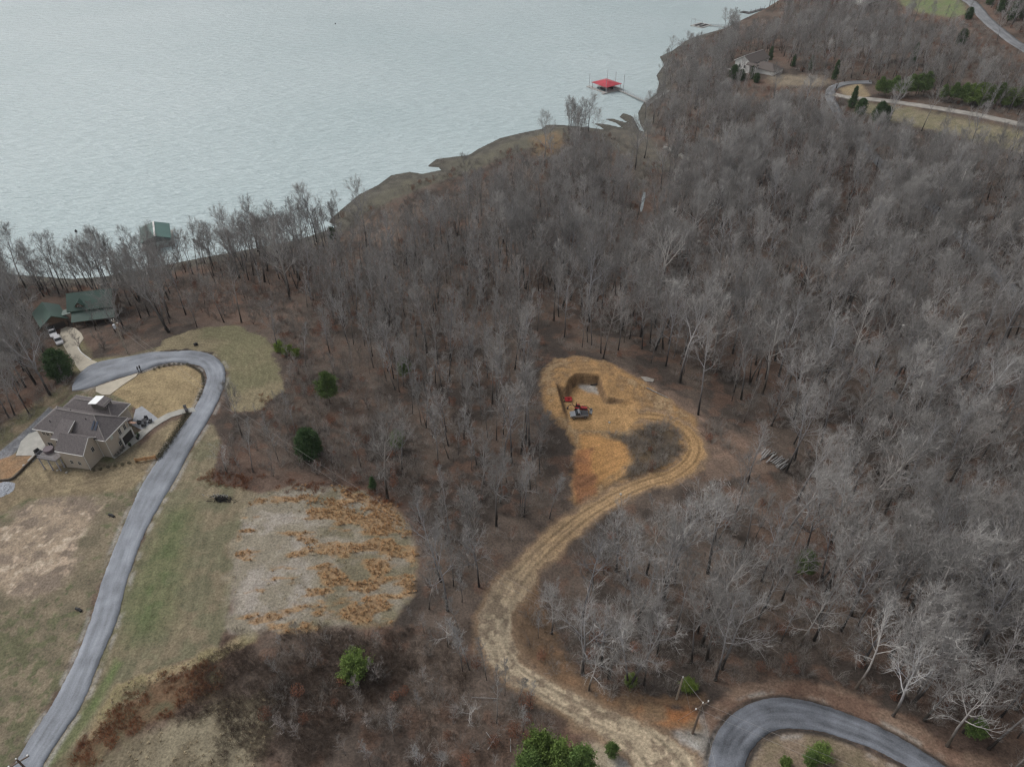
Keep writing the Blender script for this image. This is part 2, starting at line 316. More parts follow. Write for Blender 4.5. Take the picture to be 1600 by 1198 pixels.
_sc = np.array([FPX / proj(*G1(a, b))[2] for a, b, c in TRACK_PX]); TRACK_W = np.interp(np.arange(len(TRACK)) / 5, range(len(tk)), tk[:, 2] / _sc)
Z = dict(
 lawn=[(218,584),(250,574),(290,570),(314,583),(318,603),(308,628),(300,640),(262,650),(247,655),(228,642),(212,638),(195,625),(172,614)],
 lawn2=[(228,690),(242,674),(268,656),(302,646),(296,655),(262,702),(244,728),(222,752),(205,765),(130,772),(45,778),(5,800),(-80,820),(-80,760),(20,745),(60,715),(100,735),(140,735),(180,725)],
 bare=[(20,812),(45,790),(80,778),(120,775),(150,790),(150,815),(120,850),(110,890),(70,930),(20,935),(-60,925),(-60,840)],
 left=[(-300,1400),(-300,690),(0,700),(45,668),(75,650),(112,612),(200,600),(230,740),(180,860),(100,1060),(20,1198),(-60,1400)],
 verge=[(250,780),(300,700),(330,660),(345,690),(330,750),(410,775),(385,810),(370,880),(355,985),(340,1020),(250,1045),(185,1070),(140,1140),(95,1198),(0,1400),(-40,1400),(66,1198),(200,900)],
 green=[(262,800),(300,790),(290,850),(275,930),(250,990),(205,1005),(190,960),(215,900),(240,850)],
 stripe=[(180,1030),(192,1035),(150,1110),(105,1170),(80,1198),(70,1198),(110,1140),(150,1080)],
 meadow=[(376,812),(402,776),(460,756),(540,762),(612,786),(650,850),(645,930),(610,972),(520,978),(450,990),(400,985),(356,990),(366,900)],
 pale=[(378,815),(402,780),(450,770),(500,800),(480,860),(500,930),(440,975),(358,988),(366,900)],
 straw=[(185,1070),(250,1045),(345,1010),(358,995),(400,985),(395,1000),(330,1035),(240,1075),(200,1110),(150,1198),(110,1198),(150,1120)],
 russet=[(200,1085),(250,1055),(325,1035),(350,1060),(330,1090),(240,1130),(180,1160),(140,1198),(90,1198),(150,1140)],
 palebrush=[(150,1300),(150,1198),(250,1130),(350,1090),(420,1080),(430,1140),(400,1198),(400,1300)],
 loopgrass=[(240,550),(256,530),(308,512),(372,509),(416,528),(438,575),(440,612),(405,640),(366,640),(352,610),(354,584),(330,552),(290,546)],
 greenlawn=[(60,555),(125,520),(145,560),(200,556),(330,520),(240,548),(150,572),(130,590)],
 westbank=[(0,700),(45,668),(112,612),(105,598),(60,625),(0,665),(-80,700),(-80,740)],
 gravel=[(0,728),(50,680),(82,640),(76,636),(44,668),(0,704),(-40,730),(-40,760)],
 orangeA=[(-40,750),(0,716),(30,708),(58,712),(20,745),(0,760),(-40,790)],
 pit=[(848,582),(868,562),(900,557),(945,564),(1000,590),(1045,622),(1082,650),(1098,690),(1092,730),(1060,755),(1000,766),(905,792),(893,780),(902,715),(884,672),(852,640),(846,610)],
 mound=[(1012,662),(1042,660),(1060,676),(1070,704),(1045,730),(1000,746),(968,750),(985,722),(980,695),(950,684),(948,672),(985,680)],
 tongue=[(905,678),(935,680),(980,690),(990,712),(968,735),(930,758),(912,780),(900,770),(903,715)],
 tongue2=[(900,700),(925,700),(932,770),(905,788),(896,770)],
 slope=[(905,560),(985,578),(1075,625),(1120,665),(1190,690),(1215,720),(1180,745),(1105,745),(1095,700),(1075,650),(1030,615),(960,575)],
 pitgravel=[(899,597),(938,594),(946,612),(940,618),(920,612),(905,606)],
 southpad=[(985,1103),(1090,1104),(1094,1135),(1040,1140),(985,1128)],
 southgravel=[(1010,1150),(1060,1138),(1095,1112),(1150,1098),(1122,1140),(1108,1198),(1105,1300),(960,1300),(960,1185)],
 southstraw=[(930,1165),(1000,1140),(1060,1150),(1070,1198),(1060,1300),(900,1300)],
 bendin=[(1165,1300),(1167,1198),(1190,1160),(1235,1145),(1300,1150),(1420,1205),(1500,1300)],
 bendout=[(1095,1110),(1160,1070),(1260,1060),(1350,1090),(1460,1150),(1560,1198),(1480,1198),(1380,1140),(1250,1092),(1160,1100),(1110,1150)],
 roadcut=[(800,930),(840,900),(870,1000),(900,1050),(960,1085),(1100,1085),(1100,1110),(940,1110),(840,1050),(800,1000)],
 upclear=[(1197,120),(1235,116),(1285,121),(1298,130),(1270,135),(1215,134)],
 upfield=[(1335,160),(1420,168),(1600,205),(1700,230),(1700,260),(1500,215),(1420,195),(1340,178)],
 upbank=[(1310,140),(1345,128),(1360,150),(1330,158)],
 upgreen=[(1400,-12),(1495,-10),(1512,22),(1490,28),(1440,20),(1410,8)],
 mudflat=[(968,180),(1000,210),(1030,235),(1060,262),(1050,275),(1020,262),(1003,300),(985,290),(990,250),(945,225),(925,202),(948,204)],
 headland=[(522,340),(545,318),(592,289),(640,269),(690,268),(680,262),(712,246),(782,218),(846,203),(882,196),(900,215),(820,235),(700,280),(620,310),(570,335),(530,360)],
 orangeB=[(830,215),(870,205),(885,225),(860,245),(835,240)],
 redbank=[(100,438),(170,436),(175,450),(120,455)])
ZW = {k: w2(v) for k, v in Z.items()}
GRASSLIKE = {}
def strip_dist(X, Y, Lp, Rp):
    return sdist(X, Y, np.vstack([catmull(Lp, 6), catmull(Rp, 6)[::-1]]))
def soil(X, Y, H):
    d = sdist(X, Y, LAND)
    nA = fbm(X, Y, 9, 1, 5); nB = fbm(X, Y, 3, 2, 4); nC = fbm(X, Y, 30, 4, 4); nF = fbm(X, Y, 1.1, 9, 3)
    c = np.zeros(X.shape + (3,))
    def mixc(c1, c2, k): k = np.clip(k, 0, 1)[..., None]; return np.array(c1) * (1 - k) + np.array(c2) * k
    def put(c, col, k): k = np.clip(k, 0, 1)[..., None]; return c * (1 - k) + col * k
    litter = mixc((.145, .113, .092), (.075, .061, .052), sstep(.38, .62, nA)); litter = put(litter, np.array((.165, .10, .072)), sstep(.54, .72, nB) * .6)
    litter = put(litter, np.array((.185, .115, .085)), sstep(.55, .68, nC) * .45)
    c = litter
    def zone(key, ca, cb, soft=.6, ns=1.5, n=None, op=1.0, rag=None):
        nonlocal c
        P = ZW[key]; lo, hi = P.min(0) - 6, P.max(0) + 6
        m = (X > lo[0]) & (X < hi[0]) & (Y > lo[1]) & (Y < hi[1])
        if not m.any(): return
        s = sdist(X[m], Y[m], P) + (nB[m] - .5) * ns * 2 + (nF[m] - .5) * ns * .6
        k = sstep(-soft, soft, s) * op
        if rag is not None: k = k * sstep(rag[0], rag[1], nA[m] * .5 + nF[m] * .5)
        nn = (nB if n is None else n)[m]
        c[m] = put(c[m], mixc(ca, cb, sstep(.35, .65, nn)), k)
    zone('left', (.18, .155, .108), (.24, .20, .14), 1, 1, nB)
    zone('left', (.12, .14, .07), (.13, .135, .075), 1, 1, nA, .75, (.5, .6))
    zone('westbank', (.15, .14, .085), (.24, .19, .13), 1, 1.5)
    zone('bare', (.36, .285, .21), (.23, .185, .145), 1.5, 3)
    zone('bare', (.56, .47, .37), (.46, .36, .27), 1.5, 3, nB, .9, (.52, .62))
    zone('lawn2', (.29, .235, .15), (.225, .18, .118), .8, .8)
    zone('lawn', (.385, .30, .175), (.31, .24, .14), .2, .1)
    zone('greenlawn', (.22, .20, .115), (.17, .15, .10), 1, 1)
    zone('gravel', (.25, .255, .27), (.17, .175, .19), .3, .3)
    zone('orangeA', (.34, .215, .125), (.29, .20, .125), .4, .6)
    zone('verge', (.18, .168, .108), (.24, .20, .135), .5, .8)
    zone('green', (.115, .15, .065), (.15, .165, .085), 3.5, 3, nB, .8)
    zone('stripe', (.14, .18, .075), (.16, .175, .09), .7, .6, nB, .9)
    zone('loopgrass', (.20, .185, .11), (.26, .22, .14), .5, 1.6, nA)
    zone('straw', (.36, .29, .18), (.27, .23, .13), .6, 1)
    zone('meadow', (.31, .275, .22), (.21, .185, .125), .8, 1.2)
    qx, _, _ = proj(X, Y, H); mm = (X > -62) & (X < 2) & (Y > 58) & (Y < 118)
    if mm.any():
        x_, y_ = X[mm], Y[mm]; nn = fbm(x_ * .7 + y_ * .5, y_ * 1.7 - x_ * .4, 3.2, 61, 5); r_ = sstep(430, 590, qx[mm]); kk = sstep(.57 - .2 * r_, .70 - .2 * r_, nn) * sstep(-1, 1, sdist(x_, y_, ZW['meadow']))
        sedge_k = np.zeros(X.shape); sedge_k[mm] = kk
    else: sedge_k = np.zeros(X.shape)
    zone('pale', (.40, .36, .315), (.31, .275, .215), 2, 2.5, nB, .85)
    c = put(c, mixc((.42, .27, .14), (.30, .19, .10), nF), sedge_k * .8)
    zone('palebrush', (.27, .235, .165), (.19, .16, .11), 1.5, 2.5)
    zone('russet', (.17, .11, .068), (.15, .13, .08), 1.2, 1.5)
    zone('slope', (.265, .185, .14), (.185, .135, .105), 1.5, 2)
    zone('roadcut', (.24, .15, .09), (.17, .115, .075), 1, 1.5)
    zone('pit', (.46, .28, .13), (.34, .215, .11), .8, 1.6)
    zone('pit', (.30, .20, .115), (.22, .15, .095), .8, 1.6, nA, .75, (.47, .58))
    zone('pit', (.56, .42, .27), (.49, .35, .2), .8, 1.6, nF, .6, (.57, .64))
    zone('tongue', (.50, .28, .115), (.48, .27, .115), .8, 1)
    zone('tongue2', (.46, .22, .10), (.30, .15, .08), .8, 1)
    zone('mound', (.155, .115, .075), (.115, .09, .065), 1.2, 1.2)
    zone('southstraw', (.53, .46, .34), (.40, .34, .25), 1.5, 2.5)
    zone('southgravel', (.50, .485, .46), (.30, .275, .24), 1, 2)
    zone('southpad', (.43, .20, .09), (.30, .20, .12), .8, 1)
    zone('bendin', (.22, .18, .12), (.28, .215, .16), .6, .6)
    zone('bendout', (.21, .135, .10), (.27, .19, .14), .8, 1)
    # mowing lines follow the edges of the grass
    for key, ref, wv, am in (('loopgrass', np.vstack([catmull(ROAD_R, 3)]), 1.5, .07), ('lawn2', G([(60,660),(120,735),(200,715),(215,660)])[:, :2], 1.7, .08), ('verge', np.vstack([catmull(ROAD_R, 3)]), 2.1, .07), ('lawn', np.vstack([catmull(ROAD_L, 3)]), 1.3, .05)):
        P = ZW[key]; m = (X > P[:, 0].min()) & (X < P[:, 0].max()) & (Y > P[:, 1].min()) & (Y < P[:, 1].max())
        if m.any():
            dd, _ = ldist(X[m], Y[m], ref); ins = sstep(0, 1, sdist(X[m], Y[m], P)); c[m] = c[m] * (1 + ins * am * np.sin(dd * 6.283 / wv + (nA[m] - .5) * 5))[..., None]
    # dirt track: two straw-pale wheel bands on orange soil, broken at the rims
    m = (Y > 30) & (Y < 140) & (X > -30) & (X < 60)
    if m.any():
        ld, par = ldist(X[m], Y[m], TRACK); wd_ = np.interp(par, range(len(TRACK)), TRACK_W); far_ = np.interp(par, [0, 20, 45, 60, 95], [0, 0, .35, 1, 1])[..., None]
        e = wd_ - ld + (nB[m] - .5) * 2.2 + (nF[m] - .5) * 1.0
        tcol = np.array((.47, .30, .15)) * (1 - far_) + np.array((.51, .42, .30)) * far_
        rim = put(c[m], np.array((.27, .19, .125)), sstep(-1.6, .2, e))
        t2 = tcol * (1 - .42 * (np.exp(-((ld - wd_ * .5) / .4) ** 2) * (.4 + .9 * nB[m]) + np.exp(-(ld / .35) ** 2) * .5)[..., None] + .12 * np.sin(ld * 6.283 / 1.1)[..., None])
        speck = (1 - far_ * .7 * sstep(.50, .60, nF[m] * .6 + nB[m] * .4)[..., None])
        c[m] = put(rim, t2 * speck + np.array((.2, .15, .11)) * (1 - speck), sstep(-.2, .6, e))
    m = (np.abs(X - 20) < 45) & (Y > 90) & (Y < 160)
    if m.any():
        ld, par = ldist(X[m], Y[m], TRACK); kz = sstep(-1, 1, sdist(X[m], Y[m], ZW['pit'])); c[m] = c[m] * (1 + kz * .13 * np.sin(ld * 6.283 / 1.9 + (nA[m] - .5) * 6) * sstep(.3, .7, nB[m]))[..., None]
    # the pit: grey gravel bed, dark cut walls
    m = (np.abs(X - 20) < 40) & (Y > 100) & (Y < 160)
    if m.any():
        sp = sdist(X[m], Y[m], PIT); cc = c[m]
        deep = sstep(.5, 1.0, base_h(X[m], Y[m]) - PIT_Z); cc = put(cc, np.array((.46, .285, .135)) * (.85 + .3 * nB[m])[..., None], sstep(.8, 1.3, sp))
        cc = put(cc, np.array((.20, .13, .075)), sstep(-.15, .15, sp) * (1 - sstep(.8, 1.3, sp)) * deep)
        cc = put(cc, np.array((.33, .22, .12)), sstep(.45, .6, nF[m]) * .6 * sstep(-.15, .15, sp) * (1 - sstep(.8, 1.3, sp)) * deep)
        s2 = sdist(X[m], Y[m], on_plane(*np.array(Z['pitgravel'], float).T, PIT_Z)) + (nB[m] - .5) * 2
        c[m] = put(cc, np.array((.40, .385, .36)) * (.7 + .6 * nF[m])[..., None], sstep(-.6, .6, s2) * .9 * sstep(.9, 1.3, sp))
    # broken dark rim of wet leaves and old tar along the hairpin, pale grit along the lane
    m = (Y > 25) & (Y < 70) & (X > 15) & (X < 80)
    if m.any():
        e = strip_dist(X[m], Y[m], BEND_L, BEND_R); c[m] = put(c[m], np.array((.045, .042, .04)), np.exp(-((e + .35) / .42) ** 2) * sstep(.3, .5, nB[m]) * .85); c[m] = put(c[m], np.array((.36, .34, .31)), np.exp(-((e + 1.2) / .4) ** 2) * sstep(.5, .65, nB[m]) * .7)
    m = (X > -110) & (X < -55) & (Y > 30) & (Y < 165)
    if m.any():
        e = strip_dist(X[m], Y[m], ROAD_L, ROAD_R); c[m] = put(c[m], np.array((.36, .345, .32)), np.exp(-((e + .55) / .45) ** 2) * sstep(.42, .6, nB[m]) * .7)
    # up by the white house and the far roads
    zone('upclear', (.30, .25, .185), (.23, .19, .14), 3, 4)
    zone('upfield', (.27, .235, .16), (.22, .20, .125), 3, 3)
    zone('upbank', (.37, .29, .18), (.30, .24, .16), 1, 1)
    zone('upgreen', (.17, .215, .095), (.20, .21, .12), 2, 2)
    # shore mud, wet at the water's edge
    zone('headland', (.150, .140, .105), (.125, .118, .092), 2, 2)
    zone('mudflat', (.165, .145, .118), (.13, .12, .10), 2, 2)
    zone('orangeB', (.25, .17, .10), (.2, .15, .09), 3, 3)
    zone('redbank', (.25, .14, .09), (.2, .13, .09), 1, 2)
    k = (1 - sstep(3, 11, d + (nA - .5) * 8)); c = put(c, mixc((.145, .136, .112), (.105, .098, .084), sstep(.4, .6, nB)), k)
    k = np.exp(-((d - 2.2) / .5) ** 2) * .5; c = put(c, np.array((.07, .066, .055)), k)
    k = 1 - sstep(.4, 1.3, d); c = put(c, np.array((.085, .08, .068)), k)
    return c
def make_ground():
    dep = R(80) - np.arange(0, 1010) * (R(80) - R(4.5)) / 1009
    ys = 106 / np.tan(dep); ys = np.concatenate([[-200, -120, -60, -20, 0, 10], ys[ys > 14], [1600, 2000, 2600]])
    u = np.linspace(-1, 1, 1050); u = u + .0
    hw = 60 + np.maximum(ys, 0) * .98
    X = u[None, :] * hw[:, None]; Y = np.repeat(ys[:, None], len(u), 1)
    # the sheet spreads out past the framed part in a few wide columns
    ext = np.array([3, 1.8, 1.25]); hwc = hw[:, None]
    X = np.hstack([-hwc * ext, X, hwc * ext[::-1]]); Y = np.hstack([Y[:, :3], Y, Y[:, :3]])
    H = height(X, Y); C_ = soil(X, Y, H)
    # small relief: tussocks, ruts and spoil
    m = sdist(X, Y, LAND) > 4
    H = H + np.where(m, (fbm(X, Y, 1.6, 12, 2) - .5) * .12, 0)
    nr, nc = X.shape; idx = np.arange(nr * nc).reshape(nr, nc)
    F = np.stack([idx[:-1, :-1], idx[:-1, 1:], idx[1:, 1:], idx[1:, :-1]], -1).reshape(-1, 4)
    me = mesh_np('ground', np.stack([X, Y, H], -1).reshape(-1, 3), F, attr_ground('soil_and_leaf_litter'), True)
    ca = me.color_attributes.new('soil', 'FLOAT_COLOR', 'POINT'); ca.data.foreach_set('color', np.concatenate([C_.reshape(-1, 3), np.ones((nr * nc, 1))], 1).astype(np.float32).ravel())
    link('ground', me, kind='structure', label='leaf-littered hillside with fields and bare soil running down to the lake')
make_ground()
# the lake
wm = MB(); wm.add([(-4000, -300, 0), (4000, -300, 0), (4000, 6000, 0), (-4000, 6000, 0)], [(0, 1, 2, 3)])
wm.build('water', water_mat(), kind='structure', label='pale turquoise lake with fine wind ripples')

def drape_strip(name, Lp, Rp, m, off=.06, n=8, cross=6, thick=.12, **k):
    A = catmull(Lp, n); B = catmull(Rp, n); t = np.linspace(0, 1, cross); ww = (A - B) / np.linalg.norm(A - B, axis=1)[:, None]
    A = A + ww * ((fbm(A[:, 0], A[:, 1], .7, 5, 3) - .5) * .3)[:, None]; B = B - ww * ((fbm(B[:, 0], B[:, 1], .7, 6, 3) - .5) * .3)[:, None]
    V = A[:, None, :] * (1 - t)[None, :, None] + B[:, None, :] * t[None, :, None]
    X, Y = V[..., 0], V[..., 1]; Hh = height(X, Y)
    Hh = (Hh + Hh.mean(1, keepdims=True)) / 2 + off + .07; Hh = np.maximum(Hh, height(X, Y) + .09)
    P = np.stack([X, Y, Hh], -1); low = P.copy()[:, [0, -1]]; low[..., 2] -= thick + .25
    P = np.concatenate([low[:, :1], P, low[:, 1:]], 1)
    nr, nc = P.shape[:2]; idx = np.arange(nr * nc).reshape(nr, nc)
    F = np.stack([idx[:-1, :-1], idx[:-1, 1:], idx[1:, 1:], idx[1:, :-1]], -1).reshape(-1, 4)
    me = mesh_np(name, P.reshape(-1, 3), F, m, True)
    L_ = np.concatenate([[0], np.cumsum(np.linalg.norm(np.diff((A + B) / 2, axis=0), axis=1))])
    uvp = np.stack(np.broadcast_arrays(np.linspace(0, 1, nc)[None, :], L_[:, None]), -1).reshape(-1, 2)
    uv = me.uv_layers.new(name='UVMap'); uv.data.foreach_set('uv', uvp[F.ravel()].astype(np.float32).ravel())
    return link(name, me, **k)
def drape_patch(name, px, m, off=.07, res=.5, wpts=None, base=.0, **k):
    """a slab of concrete or gravel laid on the ground, cut to an outline"""
    P = w2(px) if wpts is None else np.asarray(wpts); bm = bmesh.new()
    vs = [bm.verts.new((x, y, 0)) for x, y in P]; f = bm.faces.new(vs)
    bmesh.ops.triangulate(bm, faces=[f])
    for _ in range(3):
        long = [e for e in bm.edges if e.calc_length() > res * 2.5]
        if long: bmesh.ops.subdivide_edges(bm, edges=long, cuts=1); bmesh.ops.triangulate(bm, faces=bm.faces[:])
    X = np.array([v.co.x for v in bm.verts]); Y = np.array([v.co.y for v in bm.verts]); H = height(X, Y) + off + .06
    for v, h in zip(bm.verts, H): v.co.z = h
    r = bmesh.ops.extrude_face_region(bm, geom=bm.faces[:]); 
    for e in r['geom']:
        if isinstance(e, bmesh.types.BMVert): e.co.z -= .0
    low = [v for v in bm.verts if v not in set(x for x in r['geom'] if isinstance(x, bmesh.types.BMVert))]
    for v in low: v.co.z -= .3
    bmesh.ops.recalc_face_normals(bm, faces=bm.faces)
    me = bpy.data.meshes.new(name); bm.to_mesh(me); bm.free(); me.materials.append(m)
    return link(name, me, **k)
M_ROAD = asphalt_mat('worn_asphalt', (.27, .29, .325), .25); M_BEND = asphalt_mat('patched_asphalt', (.20, .215, .245), .3, .42)
M_FAR = asphalt_mat('old_asphalt', (.22, .225, .235), .1); M_LANE = asphalt_mat('pale_gravel_lane', (.40, .375, .34), .3)
M_CONC = mat('concrete', (.43, .42, .385), noise=.8, amt=.14); M_CONCT = mat('cream_concrete', (.52, .47, .38), noise=.7, amt=.1); M_CONCB = mat('bluish_concrete', (.36, .375, .40), noise=1.2, amt=.12)
drape_strip('road', ROAD_L, ROAD_R, M_ROAD, n=24, kind='structure', label='grey asphalt lane curving up from the field and round the tan lawn')
drape_strip('road', BEND_L, BEND_R, M_BEND, n=20, kind='structure', label='dark patched asphalt hairpin at the foot of the dirt track')
def far_road(pts, w, m, label, up=.1):
    P = catmull(w2(pts), 6); T = np.gradient(P, axis=0); T /= np.linalg.norm(T, axis=1)[:, None]; N_ = np.stack([-T[:, 1], T[:, 0]], -1)
    drape_strip('road', P + N_ * w / 2, P - N_ * w / 2, m, off=up, n=2, kind='structure', label=label)
far_road([(1362,129),(1342,129),(1320,131),(1303,137),(1297,146),(1300,160),(1312,182),(1328,203),(1350,228),(1368,248),(1400,280),(1440,310),(1480,345),(1530,400),(1600,470),(1680,540)], 4.4, M_FAR, 'narrow grey road turning below the white house and sinking into the wood')
far_road([(1303,148),(1330,153),(1400,160),(1480,172),(1560,187),(1640,205),(1760,235)], 4.2, M_LANE, 'pale gravel lane running straight through the upper field')
far_road([(1470,-20),(1510,0),(1524,10),(1540,30),(1570,55),(1610,82),(1700,130)], 6, M_FAR, 'far grey road crossing the hilltop beyond the wood')
# ------------------------------------------------------------------ leafless trees
NTH = ['first', 'second', 'third', 'fourth', 'fifth', 'sixth', 'seventh', 'eighth', 'ninth', 'tenth', 'eleventh', 'twelfth', 'thirteenth', 'fourteenth', 'fifteenth', 'sixteenth', 'seventeenth', 'eighteenth', 'nineteenth', 'twentieth', 'twenty-first', 'twenty-second', 'twenty-third', 'twenty-fourth', 'twenty-fifth', 'twenty-sixth']
def _perp(d, rnd):
    a = Vector((rnd.gauss(0, 1), rnd.gauss(0, 1), rnd.gauss(0, 1))); p = a - d * a.dot(d); return p.normalized() if p.length > 1e-4 else Vector((1, 0, 0))
class TreeMesh:
    def __init__(s): s.v = []; s.f = []; s.tv = []; s.tf = []
    def tube(s, P, rr, n):
        b = len(s.v)
        for i, p in enumerate(P):
            d = (P[min(i + 1, len(P) - 1)] - P[max(i - 1, 0)]); d.normalize(); q = d.to_track_quat('Z', 'Y')
            for k in range(n):
                w = q @ Vector((rr[i] * math.cos(6.2832 * k / n), rr[i] * math.sin(6.2832 * k / n), 0)); s.v.append((p.x + w.x, p.y + w.y, p.z + w.z))
        for i in range(len(P) - 1):
            for k in range(n):
                a, c = b + i * n + k, b + i * n + (k + 1) % n
                s.f.append((a, c, c + n)); s.f.append((a, c + n, a + n))
    def blade(s, P, w0, w1, rnd):
        """a twig: a tapering three-cornered sliver along a bent line"""
        d = P[-1] - P[0]; q = _perp(d.normalized(), rnd); b = len(s.tv); n = len(P)
        for i, p in enumerate(P):
            w = w0 + (w1 - w0) * i / (n - 1)
            if i < n - 1: s.tv += [tuple(p - q * w), tuple(p + q * w)]
            else: s.tv.append(tuple(p))
        for i in range(n - 2):
            a = b + 2 * i; s.tf += [(a, a + 1, a + 3), (a, a + 3, a + 2)]
        a = b + 2 * (n - 2); s.tf.append((a, a + 1, a + 2))
def make_tree(seed, H, crown0, spread, n1, n2, n3, n4, trunk_r, up=.25, lean=.04, ang=(62, 22), twig_w=.017, multi=1, fork=0):
    rnd = random.Random(seed); T = TreeMesh()
    def path(p, d, L, n, wob, upk):
        P = [p.copy()]; d = d.copy()
        for i in range(n):
            d = (d + Vector((rnd.gauss(0, wob), rnd.gauss(0, wob), rnd.gauss(0, wob) + upk))).normalized(); P.append(P[-1] + d * (L / n))
        return P
    def on(P, t):
        x = t * (len(P) - 1); i = min(int(x), len(P) - 2); f = x - i; return P[i].lerp(P[i + 1], f), (P[i + 1] - P[i]).normalized()
    def child_dir(d, a, az=None):
        q = _perp(d, rnd) if az is None else az; return (d * math.cos(a) + q * math.sin(a)).normalized()
    def limb(p, d, L, r):
        P = path(p, d, L, 5, .13, up * .35); T.tube(P, [r * (1 - .8 * i / 5) for i in range(6)], 5)
        for j in range(n2):
            t = .22 + .78 * (j + rnd.random()) / n2; q, dd = on(P, t); l2 = L * (.62 - .3 * t) * rnd.uniform(.75, 1.2)
            P2 = path(q, child_dir(dd, R(rnd.uniform(25, 52))), l2, 4, .16, up * .3); T.tube(P2, [r * .46 * (1 - .85 * i / 4) * (1.15 - .5 * t) for i in range(5)], 3)
            for k in range(n3):
                t3 = .15 + .85 * (k + rnd.random()) / n3; q3, d3 = on(P2, t3); l3 = l2 * rnd.uniform(.35, .6)
                P3 = path(q3, child_dir(d3, R(rnd.uniform(22, 50))), l3, 2, .2, up * .35); T.blade(P3, twig_w * 1.8, twig_w * .6, rnd)
                for m in range(n4):
                    q4, d4 = on(P3, rnd.uniform(.15, 1)); l4 = l3 * rnd.uniform(.45, .85) + .25
                    e = q4 + (child_dir(d4, R(rnd.uniform(15, 48))) + Vector((0, 0, up * .4))).normalized() * l4
                    T.blade([q4, e], twig_w * .52, 0, rnd)
    for s_ in range(multi):
        d0 = Vector((rnd.gauss(0, lean), rnd.gauss(0, lean), 1)).normalized()
        if multi > 1: a = 6.28 * s_ / multi + rnd.random(); d0 = Vector((math.cos(a) * .22, math.sin(a) * .22, 1)).normalized()
        h = H * rnd.uniform(.88, 1) if multi > 1 else H
        P = path(Vector((0, 0, -.4)), d0, h, 9, .035, .03)
        T.tube(P, [trunk_r * (1.25 if i == 0 else (1 - .93 * (i / 9) ** .9)) for i in range(10)], 6)
        az = rnd.random() * 6.28
        for i in range(n1):
            t = crown0 + (.97 - crown0) * ((i + rnd.random() * .8) / n1); q, d = on(P, t); u = (t - crown0) / (1 - crown0); az += 2.4 + rnd.gauss(0, .3)
            prof = math.sin(math.pi * min(1, (.32 + u * .62))) ** .8; L = spread * prof * rnd.uniform(.75, 1.15) * (.72 if multi > 1 else 1)
            a = R(ang[0] + (ang[1] - ang[0]) * u + rnd.gauss(0, 6)); qa = (Vector((math.cos(az), math.sin(az), 0))); qa = (qa - d * qa.dot(d)).normalized()
            limb(q, child_dir(d, a, qa), L, max(trunk_r * (1 - .9 * t) * .62, .05))
    return T
#        name, H, crown0, spread, n1, n2, n3, n4, trunk_r, kw
KINDS_T = {
 'broad': [(21, .36, 7.0, 12, 8, 7, 5, .30, dict(up=.42, ang=(52, 12))), (18, .30, 6.6, 11, 8, 7, 4, .30, dict(up=.35, ang=(58, 16))), (23, .44, 7.4, 12, 8, 7, 5, .33, dict(up=.5, ang=(50, 10), lean=.07)), (19, .30, 6.4, 7, 7, 7, 5, .22, dict(up=.45, multi=2)), (16, .24, 6.8, 10, 8, 7, 4, .28, dict(up=.3, ang=(64, 22), lean=.1))],
 'mid': [(19, .42, 4.6, 12, 6, 6, 5, .21, dict(up=.4, ang=(55, 20))), (17, .38, 4.2, 12, 6, 6, 5, .19, dict(up=.35, ang=(58, 25))), (20, .5, 4.6, 11, 6, 6, 5, .22, dict(up=.45, ang=(50, 18)))],
 'pole': [(16, .34, 2.5, 13, 5, 5, 5, .12, dict(up=.5, ang=(46, 20))), (14, .30, 2.2, 12, 5, 5, 5, .10, dict(up=.5, ang=(44, 18))), (17, .45, 2.5, 12, 5, 5, 5, .13, dict(up=.55, ang=(42, 20), lean=.06))],
 'sapling': [(7, .12, 1.9, 9, 5, 5, 4, .06, dict(up=.45, ang=(46, 22), twig_w=.016)), (5, .08, 1.7, 5, 4, 5, 4, .05, dict(up=.4, multi=3, twig_w=.016)), (8.5, .2, 2.0, 9, 5, 5, 4, .07, dict(up=.5, ang=(40, 20), twig_w=.016))],
 'pale': [(22, .34, 7.4, 9, 6, 5, 4, .34, dict(up=.3, lean=.06)), (20, .38, 6.6, 9, 6, 5, 4, .30, dict(up=.35, lean=.08))]}
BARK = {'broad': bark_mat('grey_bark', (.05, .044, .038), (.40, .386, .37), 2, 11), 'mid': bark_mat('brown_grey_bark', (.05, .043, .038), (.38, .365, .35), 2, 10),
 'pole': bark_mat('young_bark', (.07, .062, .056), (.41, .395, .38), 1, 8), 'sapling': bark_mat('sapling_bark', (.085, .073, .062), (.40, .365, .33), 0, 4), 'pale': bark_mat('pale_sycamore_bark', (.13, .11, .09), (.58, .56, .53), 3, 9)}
TWIG = {'broad': mat('grey_twigs', (.36, .347, .332), .9, noise=.25, amt=.2, spec=.05, obj_rand=.38), 'mid': mat('brown_twigs', (.31, .295, .28), .9, noise=.25, amt=.2, spec=.05, obj_rand=.38),
 'pole': mat('pale_twigs', (.36, .347, .332), .9, noise=.25, amt=.18, spec=.05, obj_rand=.36), 'sapling': mat('reddish_twigs', (.32, .285, .26), .9, noise=.25, amt=.25, spec=.05, obj_rand=.3),
 'pale': mat('sycamore_twigs', (.50, .49, .47), .9, noise=.25, amt=.15, spec=.05, obj_rand=.15)}
PROTO = {}
